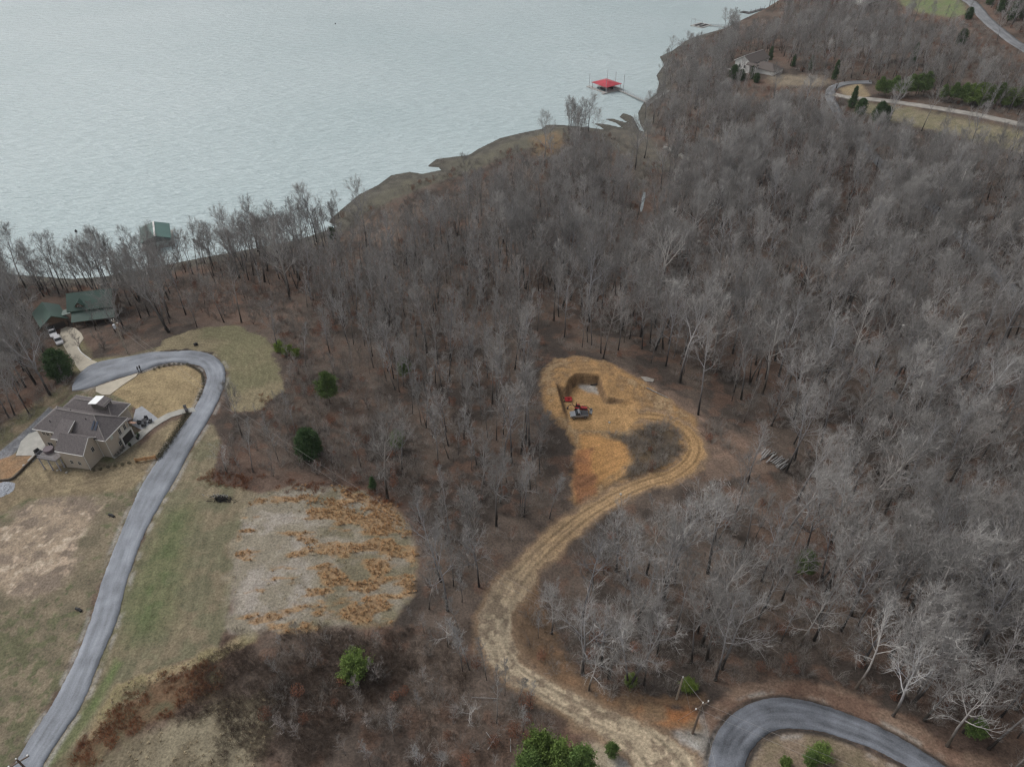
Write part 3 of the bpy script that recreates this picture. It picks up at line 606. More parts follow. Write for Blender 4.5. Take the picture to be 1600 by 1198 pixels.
for ki, (kind, specs) in enumerate(KINDS_T.items()):
    PROTO[kind] = []
    for j, sp in enumerate(specs):
        T = make_tree(100 * ki + j, *sp[:8], **sp[8])
        tv, tf, cv, cf = np.array(T.v), np.array(T.f), np.array(T.tv), np.array(T.tf)
        trunk = mesh_np('trunk', tv, tf, BARK[kind], True); crown = mesh_np('crown', cv, cf, TWIG[kind])
        whole = mesh_np('bare_tree', np.vstack([tv, cv]), np.vstack([tf, cf + len(tv)]), None, False, np.concatenate([np.zeros(len(tf)), np.ones(len(cf))]), [BARK[kind], TWIG[kind]])
        PROTO[kind].append((trunk, crown, whole, sp[0], sp[2]))
# ------------------------------------------------------------------ where trees stand
OPEN_PX = dict(
 field=[(-500,1600),(-500,690),(0,692),(50,652),(100,612),(110,602),(118,582),(150,560),(200,545),(258,522),(310,506),(375,503),(420,525),(442,572),(440,615),(395,645),(362,650),(345,700),(345,745),(480,752),(560,760),(622,788),(660,850),(650,940),(620,975),(450,995),(400,1050),(420,1198),(420,1600)],
 pit=[(835,612),(842,575),(866,555),(910,548),(990,572),(1080,622),(1130,668),(1200,700),(1205,735),(1120,760),(1090,790),(1020,800),(960,830),(900,870),(860,905),(850,880),(890,800),(885,760),(895,710),(860,665)],
 south=[(920,1120),(960,1092),(1100,1085),(1110,1075),(1180,1065),(1280,1062),(1380,1098),(1480,1160),(1560,1215),(1500,1400),(900,1400),(880,1160)],
 greenhouse=[(60,490),(60,470),(180,455),(190,520),(170,545),(120,560),(110,530),(75,520)],
 whitehouse=[(1140,112),(1150,85),(1215,90),(1240,112),(1290,118),(1300,135),(1270,142),(1200,136),(1150,130)],
 upfield=[(1300,130),(1345,128),(1420,150),(1500,168),(1620,195),(1700,215),(1700,262),(1600,240),(1500,215),(1420,200),(1340,185)],
 upgreen=[(1390,-40),(1500,-40),(1518,25),(1490,34),(1440,26),(1400,12)],
 head=[(520,342),(545,318),(592,289),(640,268),(690,265),(712,244),(782,215),(846,201),(882,195),(888,203),(880,215),(858,228),(820,224),(760,245),(705,266),(640,288),(600,308),(555,332)],
 flat=[(890,190),(968,170),(1000,205),(1030,232),(1056,256),(1044,266),(1020,250),(1002,238),(960,215),(930,208)],
 pool=[(998,295),(1015,295),(1012,334),(997,334)],
 gully=[(1060,255),(1120,285),(1115,292),(1055,265)],
 farroad=[(1490,-30),(1530,-5),(1565,38),(1640,90),(1640,125),(1590,92),(1545,55),(1505,12)],
 wooded=[])
OPENW = {k: w2(v) for k, v in OPEN_PX.items() if v}
# ground that lies open to view: tall trees in front of it would hide it
PROT_PX = [[(1078,24),(1114,24),(1128,47),(1078,50)], [(1165,6),(1215,4),(1215,26),(1165,28)], [(1400,-10),(1515,-10),(1600,55),(1600,92),(1530,40),(1500,26),(1440,30)], [(1110,700),(1180,692),(1236,703),(1236,740),(1150,760),(1110,750)], [(525,340),(545,318),(592,289),(640,268),(690,265),(712,244),(782,215),(846,201),(884,196),(885,225),(800,245),(720,268),(640,300),(560,335)], [(920,196),(965,175),(1005,180),(1035,235),(1052,254),(1030,248),(1000,230),(940,208)], [(999,300),(1013,300),(1010,330),(999,330)], [(222,352),(265,350),(268,368),(225,372)], [(846,580),(868,560),(905,556),(1000,588),(1080,645),(1100,690),(1095,735),(1060,762),(905,796),(893,780),(895,715),(848,640)],
 [(893,785),(1000,745),(1030,760),(960,800),(905,835),(860,880),(825,930),(812,975),(812,1010),(800,1030),(765,1000),(758,950),(790,900),(840,845)],
 [(60,455),(120,448),(125,500),(130,560),(125,575),(95,540),(50,500)],
 [(75,600),(260,525),(375,508),(430,560),(435,610),(360,650),(345,780),(240,1000),(100,1198),(0,1198),(0,715)],
 [(360,990),(372,850),(400,778),(560,765),(620,790),(650,860),(610,975)],
 [(1140,125),(1145,90),(1190,72),(1225,100),(1240,112),(1300,125),(1290,145),(1190,140)], [(1298,160),(1296,130),(1362,122),(1600,185),(1600,215),(1430,185)],
 [(1110,1198),(1130,1120),(1200,1085),(1290,1090),(1480,1198)], [(830,1040),(860,1070),(1090,1100),(1090,1198),(960,1198),(880,1120)]]
def in_prot(px, py):
    r = np.zeros(px.shape, bool)
    for P in PROT_PX: r |= sdist(px, py, P) > 0
    return r
HOUSE_RECTS = []
# jittered grid, thinned by openness and by view distance
fr = np.random.default_rng(11)
def jgrid(x0, x1, y0, y1, s):
    gx, gy = np.meshgrid(np.arange(x0, x1, s), np.arange(y0, y1, s)); gx = gx + fr.uniform(-.48, .48, gx.shape) * s; gy = gy + fr.uniform(-.48, .48, gy.shape) * s
    return gx.ravel(), gy.ravel()
gx, gy = jgrid(-260, 560, 18, 820, 3.3)
px0, py0, dep0 = proj(gx, gy, np.full(gx.shape, 15.0))
k = (px0 > -160) & (px0 < 1760) & (py0 < 1420) & (py0 > -90); gx, gy = gx[k], gy[k]
dl = sdist(gx, gy, LAND); k = dl > 2.5; gx, gy, dl = gx[k], gy[k], dl[k]
gz = height(gx, gy); bx, by, dep = proj(gx, gy, gz)
openm = np.zeros(gx.shape, bool)
for P in OPENW.values(): openm |= sdist(gx, gy, P) > 0
for L_, Rr in ((ROAD_L, ROAD_R), (BEND_L, BEND_R)): openm |= strip_dist(gx, gy, L_, Rr) > -2
ld, par = ldist(gx, gy, TRACK); openm |= ld < np.interp(par, range(len(TRACK)), TRACK_W) + 2.0
k = ~openm; gx, gy, dl, gz, bx, by, dep = (a[k] for a in (gx, gy, dl, gz, bx, by, dep))
# kind of wood by place (in the photograph's frame of the hillside)
def pxin(poly): return sdist(bx, by, np.array(poly, float)) > 0
BRUSH = pxin([(420,990),(640,965),(760,975),(820,1060),(900,1130),(880,1420),(400,1420),(400,1060)])
SCRUB = pxin([(260,440),(400,440),(470,480),(560,560),(640,640),(700,760),(690,860),(650,870),(620,780),(560,755),(330,745),(330,690),(365,650),(440,620),(450,570),(425,520),(375,498),(300,500)])
POLES = pxin([(470,420),(620,380),(780,420),(840,520),(850,640),(890,720),(880,800),(800,900),(740,960),(640,980),(650,860),(700,760),(640,640),(560,560),(470,480)])
POLES_L = pxin([(640,960),(760,960),(770,1010),(850,1100),(880,1140),(760,1150),(650,1000)])
SHOREW = dl < 22
BIG = (bx > 1000) & (by > 300)
OPENUNDER = pxin([(780,480),(860,480),(1000,540),(1130,600),(1200,690),(1130,660),(1000,575),(900,545),(835,560),(790,520)])
RIDGE = (by < 260) & (bx > 1000)
d1 = fbm(gx, gy, 22, 21, 3); rr = fr.random(gx.shape); r2 = fr.random(gx.shape)
# chance of keeping a point (3.3 m grid = 0.092 trees per square metre when 1)
keep = np.full(gx.shape, .40); keep[SCRUB] = .62; keep[POLES] = .62; keep[BRUSH] = .42; keep[BIG] = .37; keep[SHOREW] = .60; keep[(bx > 1000) & (by > 850)] = .56; keep[OPENUNDER] = .22; keep[RIDGE] = .46
keep *= .65 + .7 * d1; far = by < 200; keep[far] *= .9
k = rr < keep
gx, gy, gz, bx, by, dep, dl, r2 = (a[k] for a in (gx, gy, gz, bx, by, dep, dl, r2)); BRUSH, SCRUB, POLES, POLES_L, SHOREW, BIG, OPENUNDER, RIDGE = (a[k] for a in (BRUSH, SCRUB, POLES, POLES_L, SHOREW, BIG, OPENUNDER, RIDGE))
kinds = np.full(gx.shape, 'mid', dtype='<U8'); scl = fr.uniform(.78, 1.12, gx.shape)
kinds[r2 < .35] = 'broad'; kinds[(r2 > .8)] = 'pole'
kinds[BIG & (r2 < .45)] = 'broad'; kinds[BIG & (r2 > .93)] = 'sapling'; kinds[BIG & (r2 > .55) & (r2 < .58)] = 'pale'
kinds[POLES] = np.where(r2[POLES] < .72, 'pole', np.where(r2[POLES] < .9, 'mid', 'sapling'))
kinds[SCRUB] = np.where(r2[SCRUB] < .13, 'pole', np.where(r2[SCRUB] < .155, 'mid', 'sapling')); scl[SCRUB] *= .8
kinds[BRUSH] = np.where(r2[BRUSH] < .16, 'pole', 'sapling'); scl[BRUSH & (kinds == 'pole')] *= .62; scl[BRUSH & (kinds == 'sapling')] *= .75
kinds[POLES_L & (r2 < .5)] = 'pole'
kinds[SHOREW] = np.where(r2[SHOREW] < .30, 'broad', np.where(r2[SHOREW] < .8, 'mid', 'pole')); scl[SHOREW] *= .88
kinds[RIDGE] = np.where(r2[RIDGE] < .3, 'broad', np.where(r2[RIDGE] < .78, 'mid', 'pole')); 
kinds[OPENUNDER] = np.where(r2[OPENUNDER] < .5, 'mid', 'pole')
fr_ = (by < 250); scl[fr_] *= np.interp(by[fr_], [0, 60, 250], [.58, .66, .95]); nearsh = (by < 200) & (dl < 14) & (bx > 1000) & (r2 > .25); scl[nearsh] *= .55
var = fr.integers(0, 12, gx.shape); rot = fr.uniform(0, 6.283, gx.shape)
Hh = np.array([PROTO[kd][v % len(PROTO[kd])][3] for kd, v in zip(kinds, var)]) * scl
# trees whose crown would stand before open ground are younger there, or absent
def blocked(f): 
    r = np.zeros(gx.shape, bool)
    for t in (.35, .6, .85, 1.0):
        qx, qy, _ = proj(gx, gy, gz + Hh * f * t)
        for o in (-10, 0, 10): r |= in_prot(qx + o, qy)
    return r
b1 = blocked(1.0); b2 = blocked(.45); lone = fr.random(gx.shape)
drop = ((bx > 590) & (bx < 885) & (by < 305) & (dl < 24)) | (b1 & (dl < 30) & (bx > 500) & (by > 150)) | (b1 & (by < 70) & (bx < 1300)) | b1 & b2 & (lone > .16); shrink = b1 & ~b2 & (lone > .10)
kinds[shrink] = np.where(var[shrink] % 2 == 0, 'pole', 'sapling'); 
Hk = {'pole': 15.5, 'sapling': 7.0, 'mid': 18.5, 'broad': 20, 'pale': 21}
scl[shrink] = np.clip(Hh[shrink] * .45 / np.array([Hk[q] for q in kinds[shrink]]) if shrink.any() else 1, .3, 1.1)
k = ~drop; gx, gy, gz, bx, by, dep, dl, kinds, scl, var, rot, lone = (a[k] for a in (gx, gy, gz, bx, by, dep, dl, kinds, scl, var, rot, lone))
print('TREES', len(gx), {q: int((kinds == q).sum()) for q in set(kinds)})
# trees of a special look, placed one by one: (x, y of the foot in the photograph, kind, variant, scale, turn, label)
SPECIAL = [(894,262,'broad',0,.78,.9,'dark tall bare tree on the mud bank edge left of the inlet'),(910,266,'mid',0,.95,2.9,'slim dark bare tree beside the tall one left of the inlet'),(181,520,'broad',4,.62,.9,'hazy bare tree spreading before the right half of the green roof'),(150,516,'mid',1,.55,.4,'thin bare tree right in front of the green roof porch'),(128,548,'sapling',0,1.1,.4,'small dark bare tree where the pale driveway narrows'),(379,684,'mid',0,.80,.3,'lone leafless tree beside the outer edge of the road bend by the tan lawn'),
 (360,640,'pole',1,.62,2.0,'short thin bare tree in the grass just outside the curve of the grey road'),
 (355,738,'pale',1,.42,1.2,'small white-limbed bare tree above the russet brush beside the grey road'),
 (435,720,'pole',0,.8,1.9,'slender bare tree with a dark bole just left of the dark green cedar'),
 (789,1086,'pole',0,.62,.1,'thin grey sapling with narrow pale crown at the outer edge of the dirt track'),
 (812,1096,'pole',2,.58,.8,'second thin narrow-crowned sapling close beside the edge of the dirt track'),
 (829,1101,'pole',1,.52,2.8,'small thin bare tree overlapping the straw-coloured track near its sharp turn'),
 (862,990,'broad',0,.62,.4,'wide-spreading dark-boled bare tree inside the sweep of the dirt track'),
 (920,1078,'pale',0,.50,4.0,'tangled bare tree with pale crooked limbs on the bank inside the dirt track'),
 (1148,805,'mid',1,.95,1.0,'tall leaning dark-stemmed bare tree standing in the pale clearing below the log pile'),
 (1098,812,'pole',1,.85,.5,'forked bare tree with a dark stem at the lower rim of the pale clearing'),
 (1338,1075,'pale',1,.78,3.1,'tall bare tree with white forking limbs on the slope above the asphalt hairpin'),
 (1395,1118,'pale',0,.74,.4,'white-barked bare tree leaning over the outside of the asphalt hairpin'),
 (1480,1165,'pale',1,.80,5.2,'large pale-stemmed tree leaning out beside the lower end of the asphalt hairpin'),
 (1250,1008,'pale',0,.62,2.2,'bare tree with a straight cream-coloured trunk in the wood above the hairpin'),
 (1122,432,'pale',0,.95,.9,'pair-limbed white sycamore standing out in the grey wood beyond the creek hollow'),
 (1238,430,'pale',1,.95,2.4,'white-limbed sycamore in the middle of the grey wood right of the creek'),
 (1315,418,'pale',0,.9,4.4,'forked white sycamore near the middle of the right-hand grey wood'),
 (1420,610,'pale',1,1.05,.2,'tall cream-limbed tree rising out of the right-hand wood'),
 (1500,680,'pale',0,1.05,3.6,'tall white forked tree towering over the wood near its right side'),
 (822,660,'mid',2,.82,.6,'bare tree with a feathery pale crown left of the dug pit'),
 (1091,648,'mid',2,1.2,.9,'tall bare tree with a long straight trunk just right of the dug pit'),
 (1062,598,'broad',2,1.1,1.5,'big bare tree with a long trunk and wide crown above the dug pit'),
 (1040,572,'mid',0,1.05,.7,'dark slim-trunked bare tree upslope of the dug pit'),
 (1003,546,'mid',1,1.05,2.7,'dark-trunked bare tree on the leaf-covered slope behind the dug pit'),
 (942,560,'mid',2,1.0,5.0,'slim bare tree with a narrow dark trunk right behind the dug pit'),
 (308,512,'mid',1,.66,1.9,'leaning bare tree at the top edge of the grassy loop'),
 (234,494,'broad',1,.8,2.2,'crooked dark-trunked bare tree between the green-roofed house and the grassy loop'),
 (137,448,'mid',0,.9,1.0,'twin-stemmed bare tree on the shore right behind the green-roofed house'),
 (40,605,'broad',0,.72,.6,'wide dark bare tree below the green-roofed house at the left edge'),
 (72,560,'mid',2,.8,1.1,'tall bare tree standing left of the big dark cedar'),
 (163,545,'sapling',1,1.3,1.1,'dark multi-stemmed bare tree on the lawn before the green-roofed house'),
 (590,1062,'sapling',1,1.1,.3,'pale multi-stemmed bush tree right of the bright green bush'),
 (657,1110,'pole',1,.5,.6,'small whitish feathery tree in the brush below the meadow'),
 (735,1130,'pale',1,.34,.6,'thin crooked white-stemmed tree in the brush left of the dirt track'),
 (700,1010,'pale',0,.40,2.6,'small bare tree with crooked pale branches just left of the dirt track')]
TREE_N = 0
def plant_tree(x, y, z, kind, v, s, rz, label, group='leafless trees', cat='tree', tilt=0.0, name='bare_tree'):
    tr, cr, wh, h, sp = PROTO[kind][v % len(PROTO[kind])]
    e = empty(name, (x, y, z), rz, label=label, cat=cat, group=group); e.scale = (s, s, s); e.rotation_euler = (tilt * math.sin(rz * 3), tilt * math.cos(rz * 3), rz)
    link('trunk', tr, e); link('crown', cr, e); return e
NAME_T = {'pale': 'sycamore_tree', 'sapling': 'bare_sapling'}
for (sx, sy, kd, v, s, rz, lab) in SPECIAL:
    p = G1(sx, sy); plant_tree(p[0], p[1], p[2], kd, v, s, rz, lab, name=NAME_T.get(kd, 'bare_tree'))
    k = np.hypot(gx - p[0], gy - p[1]) > 2.2
    gx, gy, gz, bx, by, dep, dl, kinds, scl, var, rot = (a[k] for a in (gx, gy, gz, bx, by, dep, dl, kinds, scl, var, rot))
Hh = np.array([Hk[q] for q in kinds]) * scl
tx, ty, _ = proj(gx, gy, gz + Hh); seen = (tx > -30) & (tx < 1630) & (ty < 1215) & (by > -10) & ((by - ty) > 4)
# the ones that show largest stand singly; their label follows what grows round them
wid = np.array([{'broad': 12.0, 'mid': 8.5, 'pole': 4.6, 'sapling': 3.6, 'pale': 12}[q] for q in kinds]) * scl
inx = np.clip(np.minimum(tx + wid * FPX / dep / 2, 1600) - np.maximum(tx - wid * FPX / dep / 2, 0), 0, None); iny = np.clip(np.minimum(by, 1198) - np.maximum(ty, 0), 0, None)
size = np.where(seen, inx * iny, 0); order = np.argsort(-size); solo = np.zeros(gx.shape, bool); solo[order[:300 - len(SPECIAL)]] = True
def describe(kd, x, y, s):
    """label and group from the stand the tree belongs to"""
    pal = {'broad': ('wide-crowned bare grey tree', 'bare_tree'), 'mid': ('tall bare grey-brown tree', 'bare_tree'), 'pole': ('slender narrow bare tree', 'bare_tree'), 'sapling': ('low bare sapling', 'bare_sapling'), 'pale': ('white-limbed bare sycamore', 'sycamore_tree')}[kd]
    if x > 1000 and y > 880: w = 'in the wood between the dirt track and the asphalt hairpin' if x < 1250 else 'in the wood rising beyond the asphalt hairpin'
    elif x > 1000 and y > 640: w = 'in the dense wood below and beyond the log pile' if x < 1330 else 'in the dense wood at the right edge, level with the pit'
    elif x > 1000: w = 'in the deep wood up the slope past the pit'
    elif x > 830 and y > 780: w = 'on the slope enclosed by the curving dirt track'
    elif x > 640 and y > 900: w = 'in the strip along the outside of the dirt track'
    elif x > 640: w = 'in the thicket between the meadow and the pit' if y > 560 else 'in the wood between the pit and the lake'
    elif y > 940: w = 'in the dark brush below the meadow'
    elif x > 330: w = 'on the scrubby slope between the road loop and the meadow'
    elif y > 560: w = 'left of the brick house below the green-roofed house'
    else: w = 'on the shore around the green-roofed house'
    return pal[0] + ' ' + w, pal[1], 'leafless trees ' + w
LMK = [((905,640),'tractor in the pit'),((1070,700),'outer bend of the dirt track'),((1040,700),'dark mound by the pit'),((1207,718),'log pile'),((1148,760),'leaning tree in the pale clearing'),((1040,1120),'orange soil pad'),((1090,1120),'crossarm utility pole'),((1230,1100),'crest of the asphalt hairpin'),((1400,1160),'right arm of the asphalt hairpin'),
 ((780,960),'leftmost curve of the dirt track'),((850,1080),'straw track below its left curve'),((880,830),'dirt track halfway to the pit'),((1252,880),'green pine in the grey wood'),((555,1030),'bright green round bush'),((484,690),'lone scrub cedar'),((510,605),'loose pine in the scrub'),((440,540),'yellow-green bushes'),((583,758),'little cedar at the meadow rim'),((640,860),'right edge of the orange meadow'),
 ((345,780),'burnt brush pile'),((98,568),'big dark cedar'),((120,480),'green-roofed house'),((1420,560),'tall cream-limbed tree in the right-hand wood'),((1500,620),'tall white forked tree at the right'),((1238,380),'white-limbed sycamore beyond the creek'),((1122,380),'pair-limbed sycamore beyond the creek'),((1010,600),'flat pale rock above the pit'),((1005,315),'narrow pale pool'),((850,1160),'pines at the bottom edge'),
 ((1598,1000),'right picture edge level with the hairpin top'),((1598,850),'right picture edge level with the log pile'),((1598,760),'right picture edge just above the log pile level'),((1420,960),'middle of the wood above the hairpin'),((1400,800),'middle of the lower right-hand wood'),((1250,600),'middle of the wood right of the pit'),((1300,700),'opening in the wood beyond the log pile'),((960,950),'middle of the wood inside the track curve'),((740,700),'pole thicket left of the pit'),((1190,980),'wood inside the hairpin approach'),((1330,1060),'whitest forked tree above the hairpin')]
SEC = ['right of', 'up-right of', 'above', 'up-left of', 'left of', 'down-left of', 'below', 'down-right of']
LOOK = {'broad': ('broad', 'wide-crowned bare tree'), 'mid': ('', 'bare grey-brown tree'), 'pole': ('', 'slender bare tree'), 'sapling': ('', 'low bare sapling'), 'pale': ('', 'white-limbed sycamore')}
ORD = ['nearest', 'second', 'third', 'fourth', 'fifth', 'sixth', 'seventh', 'eighth', 'ninth', 'tenth', 'eleventh', 'twelfth', 'thirteenth', 'fourteenth', 'fifteenth']
buck = {}
for i in np.where(solo)[0]:
    cx, cy_ = tx[i], (by[i] + ty[i]) / 2; best = min(range(len(LMK)), key=lambda q: (LMK[q][0][0] - cx) ** 2 + (LMK[q][0][1] - cy_) ** 2)
    dx, dy = cx - LMK[best][0][0], LMK[best][0][1] - cy_; sec = int(round(math.atan2(dy, dx) / (math.pi / 4))) % 8
    buck.setdefault((best, sec, kinds[i]), []).append((dx * dx + dy * dy, i))
for (best, sec, kd), lst in buck.items():
    for r, (_, i) in enumerate(sorted(lst)):
        _, nm, gr = describe(kinds[i], bx[i], by[i], scl[i]); lab = '%s %s %s the %s' % (ORD[min(r, 14)], LOOK[kd][1], SEC[sec], LMK[best][1])
        if len(lst) == 1: lab = lab.replace('nearest ', '', 1)
        plant_tree(gx[i], gy[i], gz[i], kinds[i], int(var[i]), float(scl[i]), float(rot[i]), lab, gr, name=nm, tilt=.05)
# all the rest of the wood is one mass, scattered by geometry nodes
def scatter(name, meshes, pts, rots, scs, idxs, label, tilt=None):
    me = bpy.data.meshes.new(name); me.vertices.add(len(pts)); me.vertices.foreach_set('co', np.asarray(pts, np.float32).ravel())
    for nm, arr, ty_ in (('turn', rots, 'FLOAT_VECTOR'), ('size', scs, 'FLOAT'), ('pick', idxs, 'INT')):
        a = me.attributes.new(nm, ty_, 'POINT'); a.data.foreach_set('vector' if ty_ == 'FLOAT_VECTOR' else 'value', np.asarray(arr, np.int32 if ty_ == 'INT' else np.float32).ravel())
    ob = link(name, me, label=label, kind='stuff')
    cl = bpy.data.collections.new(name + '_kinds')
    for q, m_ in enumerate(meshes): o = bpy.data.objects.new('kind_%02d' % q, m_); cl.objects.link(o)
    ng = bpy.data.node_groups.new(name, 'GeometryNodeTree'); ng.interface.new_socket('Geometry', in_out='INPUT', socket_type='NodeSocketGeometry'); ng.interface.new_socket('Geometry', in_out='OUTPUT', socket_type='NodeSocketGeometry')
    N = ng.nodes; L = ng.links; gi = N.new('NodeGroupInput'); go = N.new('NodeGroupOutput'); ci = N.new('GeometryNodeCollectionInfo'); ci.inputs['Collection'].default_value = cl; ci.inputs['Separate Children'].default_value = True; ci.inputs['Reset Children'].default_value = True
    mp = N.new('GeometryNodeMeshToPoints'); ip = N.new('GeometryNodeInstanceOnPoints'); ip.inputs['Pick Instance'].default_value = True
    def at_(n_, t_): a = N.new('GeometryNodeInputNamedAttribute'); a.data_type = t_; a.inputs['Name'].default_value = n_; return [o for o in a.outputs if o.enabled][0]
    L.new(gi.outputs[0], mp.inputs['Mesh']); L.new(mp.outputs[0], ip.inputs['Points']); L.new(ci.outputs[0], ip.inputs['Instance']); L.new(at_('pick', 'INT'), ip.inputs['Instance Index'])
    L.new(at_('turn', 'FLOAT_VECTOR'), ip.inputs['Rotation']); L.new(at_('size', 'FLOAT'), ip.inputs['Scale']); L.new(ip.outputs[0], go.inputs[0])
    md = ob.modifiers.new('scatter', 'NODES'); md.node_group = ng; return ob
allm = []; off_ = {}
for kd, ps in PROTO.items(): off_[kd] = (len(allm), len(ps)); allm += [p[2] for p in ps]
r_ = ~solo
pick = np.array([off_[q][0] + v % off_[q][1] for q, v in zip(kinds[r_], var[r_])]); n_ = r_.sum()
turn = np.stack([fr.normal(0, .045, n_), fr.normal(0, .045, n_), rot[r_]], -1)
scatter('woodland', allm, np.stack([gx[r_], gy[r_], gz[r_] - .1], -1), turn, scl[r_], pick, 'leafless grey winter woodland covering the hillside behind the nearest trees')
# ------------------------------------------------------------------ evergreens
def leaf_mat(name, a, b, tr=.15, ns=1.2, rand=.15):
    m = mat(name, a, .8, noise=ns, alt=b, spec=.15, obj_rand=rand); return m
M_CEDAR = leaf_mat('cedar_foliage', (.05, .10, .04), (.09, .15, .055)); M_PINE = leaf_mat('pine_foliage', (.10, .165, .05), (.165, .24, .07)); M_BRIGHT = leaf_mat('bright_foliage', (.125, .19, .05), (.20, .275, .075)); M_YEL = leaf_mat('yellow_green_foliage', (.12, .19, .04), (.26, .33, .075), ns=.8)
M_EBARK = mat('evergreen_bark', (.10, .075, .055), .9, noise=3, amt=.3)
def make_evergreen(seed, H, rad, shape, n_l, per, leaf, base=.06, droop=.1, m=None):
    """tapering trunk, whorled branches, each carrying clumps of small needle sprays"""
    rnd = np.random.default_rng(seed); rn = random.Random(seed); T = TreeMesh(); lv = []
    T.tube([Vector((rn.gauss(0, .02) * i, rn.gauss(0, .02) * i, -.3 + (H * .97 + .3) * i / 6)) for i in range(7)], [.035 * H * (1 - .9 * i / 6) * .5 + .02 for i in range(7)], 6)
    for i in range(n_l):
        t = base + (1 - base) * (i + rnd.random()) / n_l; z = H * t
        w = {'cone': (1 - t) ** .75 * (.55 + .45 * min(1, t / .18)), 'egg': math.sin(math.pi * min(1, .15 + .85 * t)) ** .7 if t < .98 else .2, 'round': math.sqrt(max(0, 1 - (2 * t - 1) ** 2)), 'pine': (math.sin(math.pi * min(1, .25 + .72 * t))) ** 1.0}[shape]
        L = rad * w * rnd.uniform(.65, 1.15) + .1; az = rnd.uniform(0, 6.283); d = np.array([math.cos(az), math.sin(az), (.35 - droop) + .5 * t])
        p0 = np.array([0, 0, z - L * .25]); e = p0 + d * L
        T.tube([Vector(p0), Vector((p0 + e) / 2 + np.array([0, 0, .05 * L])), Vector(e)], [.012 * H * .25 + .01, .015, .006], 3)
        for c in range(per):
            s = rnd.uniform(.25, 1.05) ** .7; q = p0 + d * L * s + rnd.normal(0, .09 + .10 * L * s, 3) * (1, 1, .7)
            nn = rnd.integers(5, 9)
            for _ in range(nn):
                u = rnd.normal(0, 1, 3); u /= np.linalg.norm(u); u[2] += .35; w_ = np.cross(u, rnd.normal(0, 1, 3)); w_ /= np.linalg.norm(w_) + 1e-6
                o = q + rnd.normal(0, leaf * .55, 3); a = leaf * rnd.uniform(.6, 1.2)
                lv += [o - w_ * a * .22, o + w_ * a * .22, o + u * a]
    lv = np.array(lv); lf = np.arange(len(lv)).reshape(-1, 3)
    return mesh_np('trunk', np.array(T.v), np.array(T.f), M_EBARK, True), mesh_np('crown', lv, lf, m)
EG = {'cedar': make_evergreen(1, 7, 2.5, 'egg', 130, 22, .36, .02, m=M_CEDAR), 'cedar2': make_evergreen(2, 6, 1.6, 'cone', 100, 14, .28, .02, m=M_CEDAR), 'pine': make_evergreen(3, 9, 2.5, 'pine', 90, 20, .38, .28, -.1, m=M_PINE), 'pine2': make_evergreen(4, 8, 2.2, 'pine', 80, 18, .36, .25, -.1, m=M_PINE),
 'bright': make_evergreen(5, 5, 2.3, 'pine', 62, 22, .34, .06, -.1, m=M_BRIGHT), 'yellow': make_evergreen(6, 2.2, 1.25, 'round', 70, 16, .26, .04, m=M_YEL)}
def evergreen(px, py, kind, s, label, name='cedar_tree', cat='tree', group=None, rz=None, zs=1.0):
    p = G1(px, py); e = empty(name, tuple(p), rng.uniform(0, 6) if rz is None else rz, label=label, cat=cat, group=group); e.scale = (s, s, s * zs)
    link('trunk', EG[kind][0], e); link('crown', EG[kind][1], e); return e
evergreen(99, 590, 'cedar', 1.12, 'large dark green cedar beside the driveway of the green-roofed house')
evergreen(484, 712, 'cedar', 1.0, 'dense mid-green cedar alone in the scrub above the orange meadow')
evergreen(497, 706, 'cedar2', .95, 'smaller cedar tucked against the right side of the lone scrub cedar')
evergreen(516, 630, 'pine', .98, 'loose green pine on a thin dark trunk in the scrub right of the grassy loop', 'pine_tree')
evergreen(633, 590, 'pine2', .75, 'thin pale green pine among the bare poles left of the pit', 'pine_tree')
evergreen(623, 702, 'pine2', .68, 'small sparse green pine in the thicket above the meadow', 'pine_tree')
evergreen(583, 763, 'cedar2', .55, 'little dark cedar at the far rim of the orange meadow')
evergreen(519, 373, 'cedar', .62, 'small dark cedar at the water by the white cove')
evergreen(555, 1052, 'bright', 1.0, 'bright green round bushy pine alone in the dark brush below the meadow', 'pine_tree', zs=.85)
for i, (a, b, s, lab) in enumerate([(437,548,1.0,'yellow-green bush at the upper end of the bright clump by the grassy loop'), (449,553,.95,'yellow-green bush in the middle of the bright clump by the grassy loop'), (462,556,.8,'small yellow-green bush at the lower end of the bright clump by the grassy loop')]):
    evergreen(a, b, 'yellow', s, lab, 'evergreen_bush', 'bush', 'yellow-green bushes by the grassy loop')
evergreen(843, 1190, 'bright', 1.0, 'tallest bright green pine of the group at the bottom edge', 'pine_tree', group='pines at the bottom edge', zs=1.35)
evergreen(872, 1205, 'bright', 1.15, 'broad light green pine in the middle of the bottom-edge group', 'pine_tree', group='pines at the bottom edge', zs=1.1)
evergreen(826, 1225, 'pine', .85, 'dark lower pine at the left of the bottom-edge group', 'pine_tree', group='pines at the bottom edge')
evergreen(904, 1212, 'pine2', .9, 'darker green pine at the right of the bottom-edge group', 'pine_tree', group='pines at the bottom edge')
evergreen(955, 1180, 'pine2', .42, 'small feathery pine between the bottom-edge pines and the straw-covered track', 'pine_tree')
evergreen(985, 1068, 'yellow', .7, 'little yellow-green bush under the trees above the straw track', 'evergreen_bush', 'bush')
evergreen(1278, 1182, 'bright', .62, 'bright green bush on the grass inside the asphalt hairpin', 'evergreen_bush', 'bush', zs=.8)
evergreen(1262, 1196, 'pine2', .42, 'darker green bush next to the bright one inside the hairpin', 'evergreen_bush', 'bush')
evergreen(1226, 1196, 'bright', .36, 'small low green bush nearest the inner curb of the hairpin', 'evergreen_bush', 'bush')
evergreen(1515, 1150, 'pine2', .55, 'small green pine under the leaning sycamore near the hairpin', 'pine_tree')
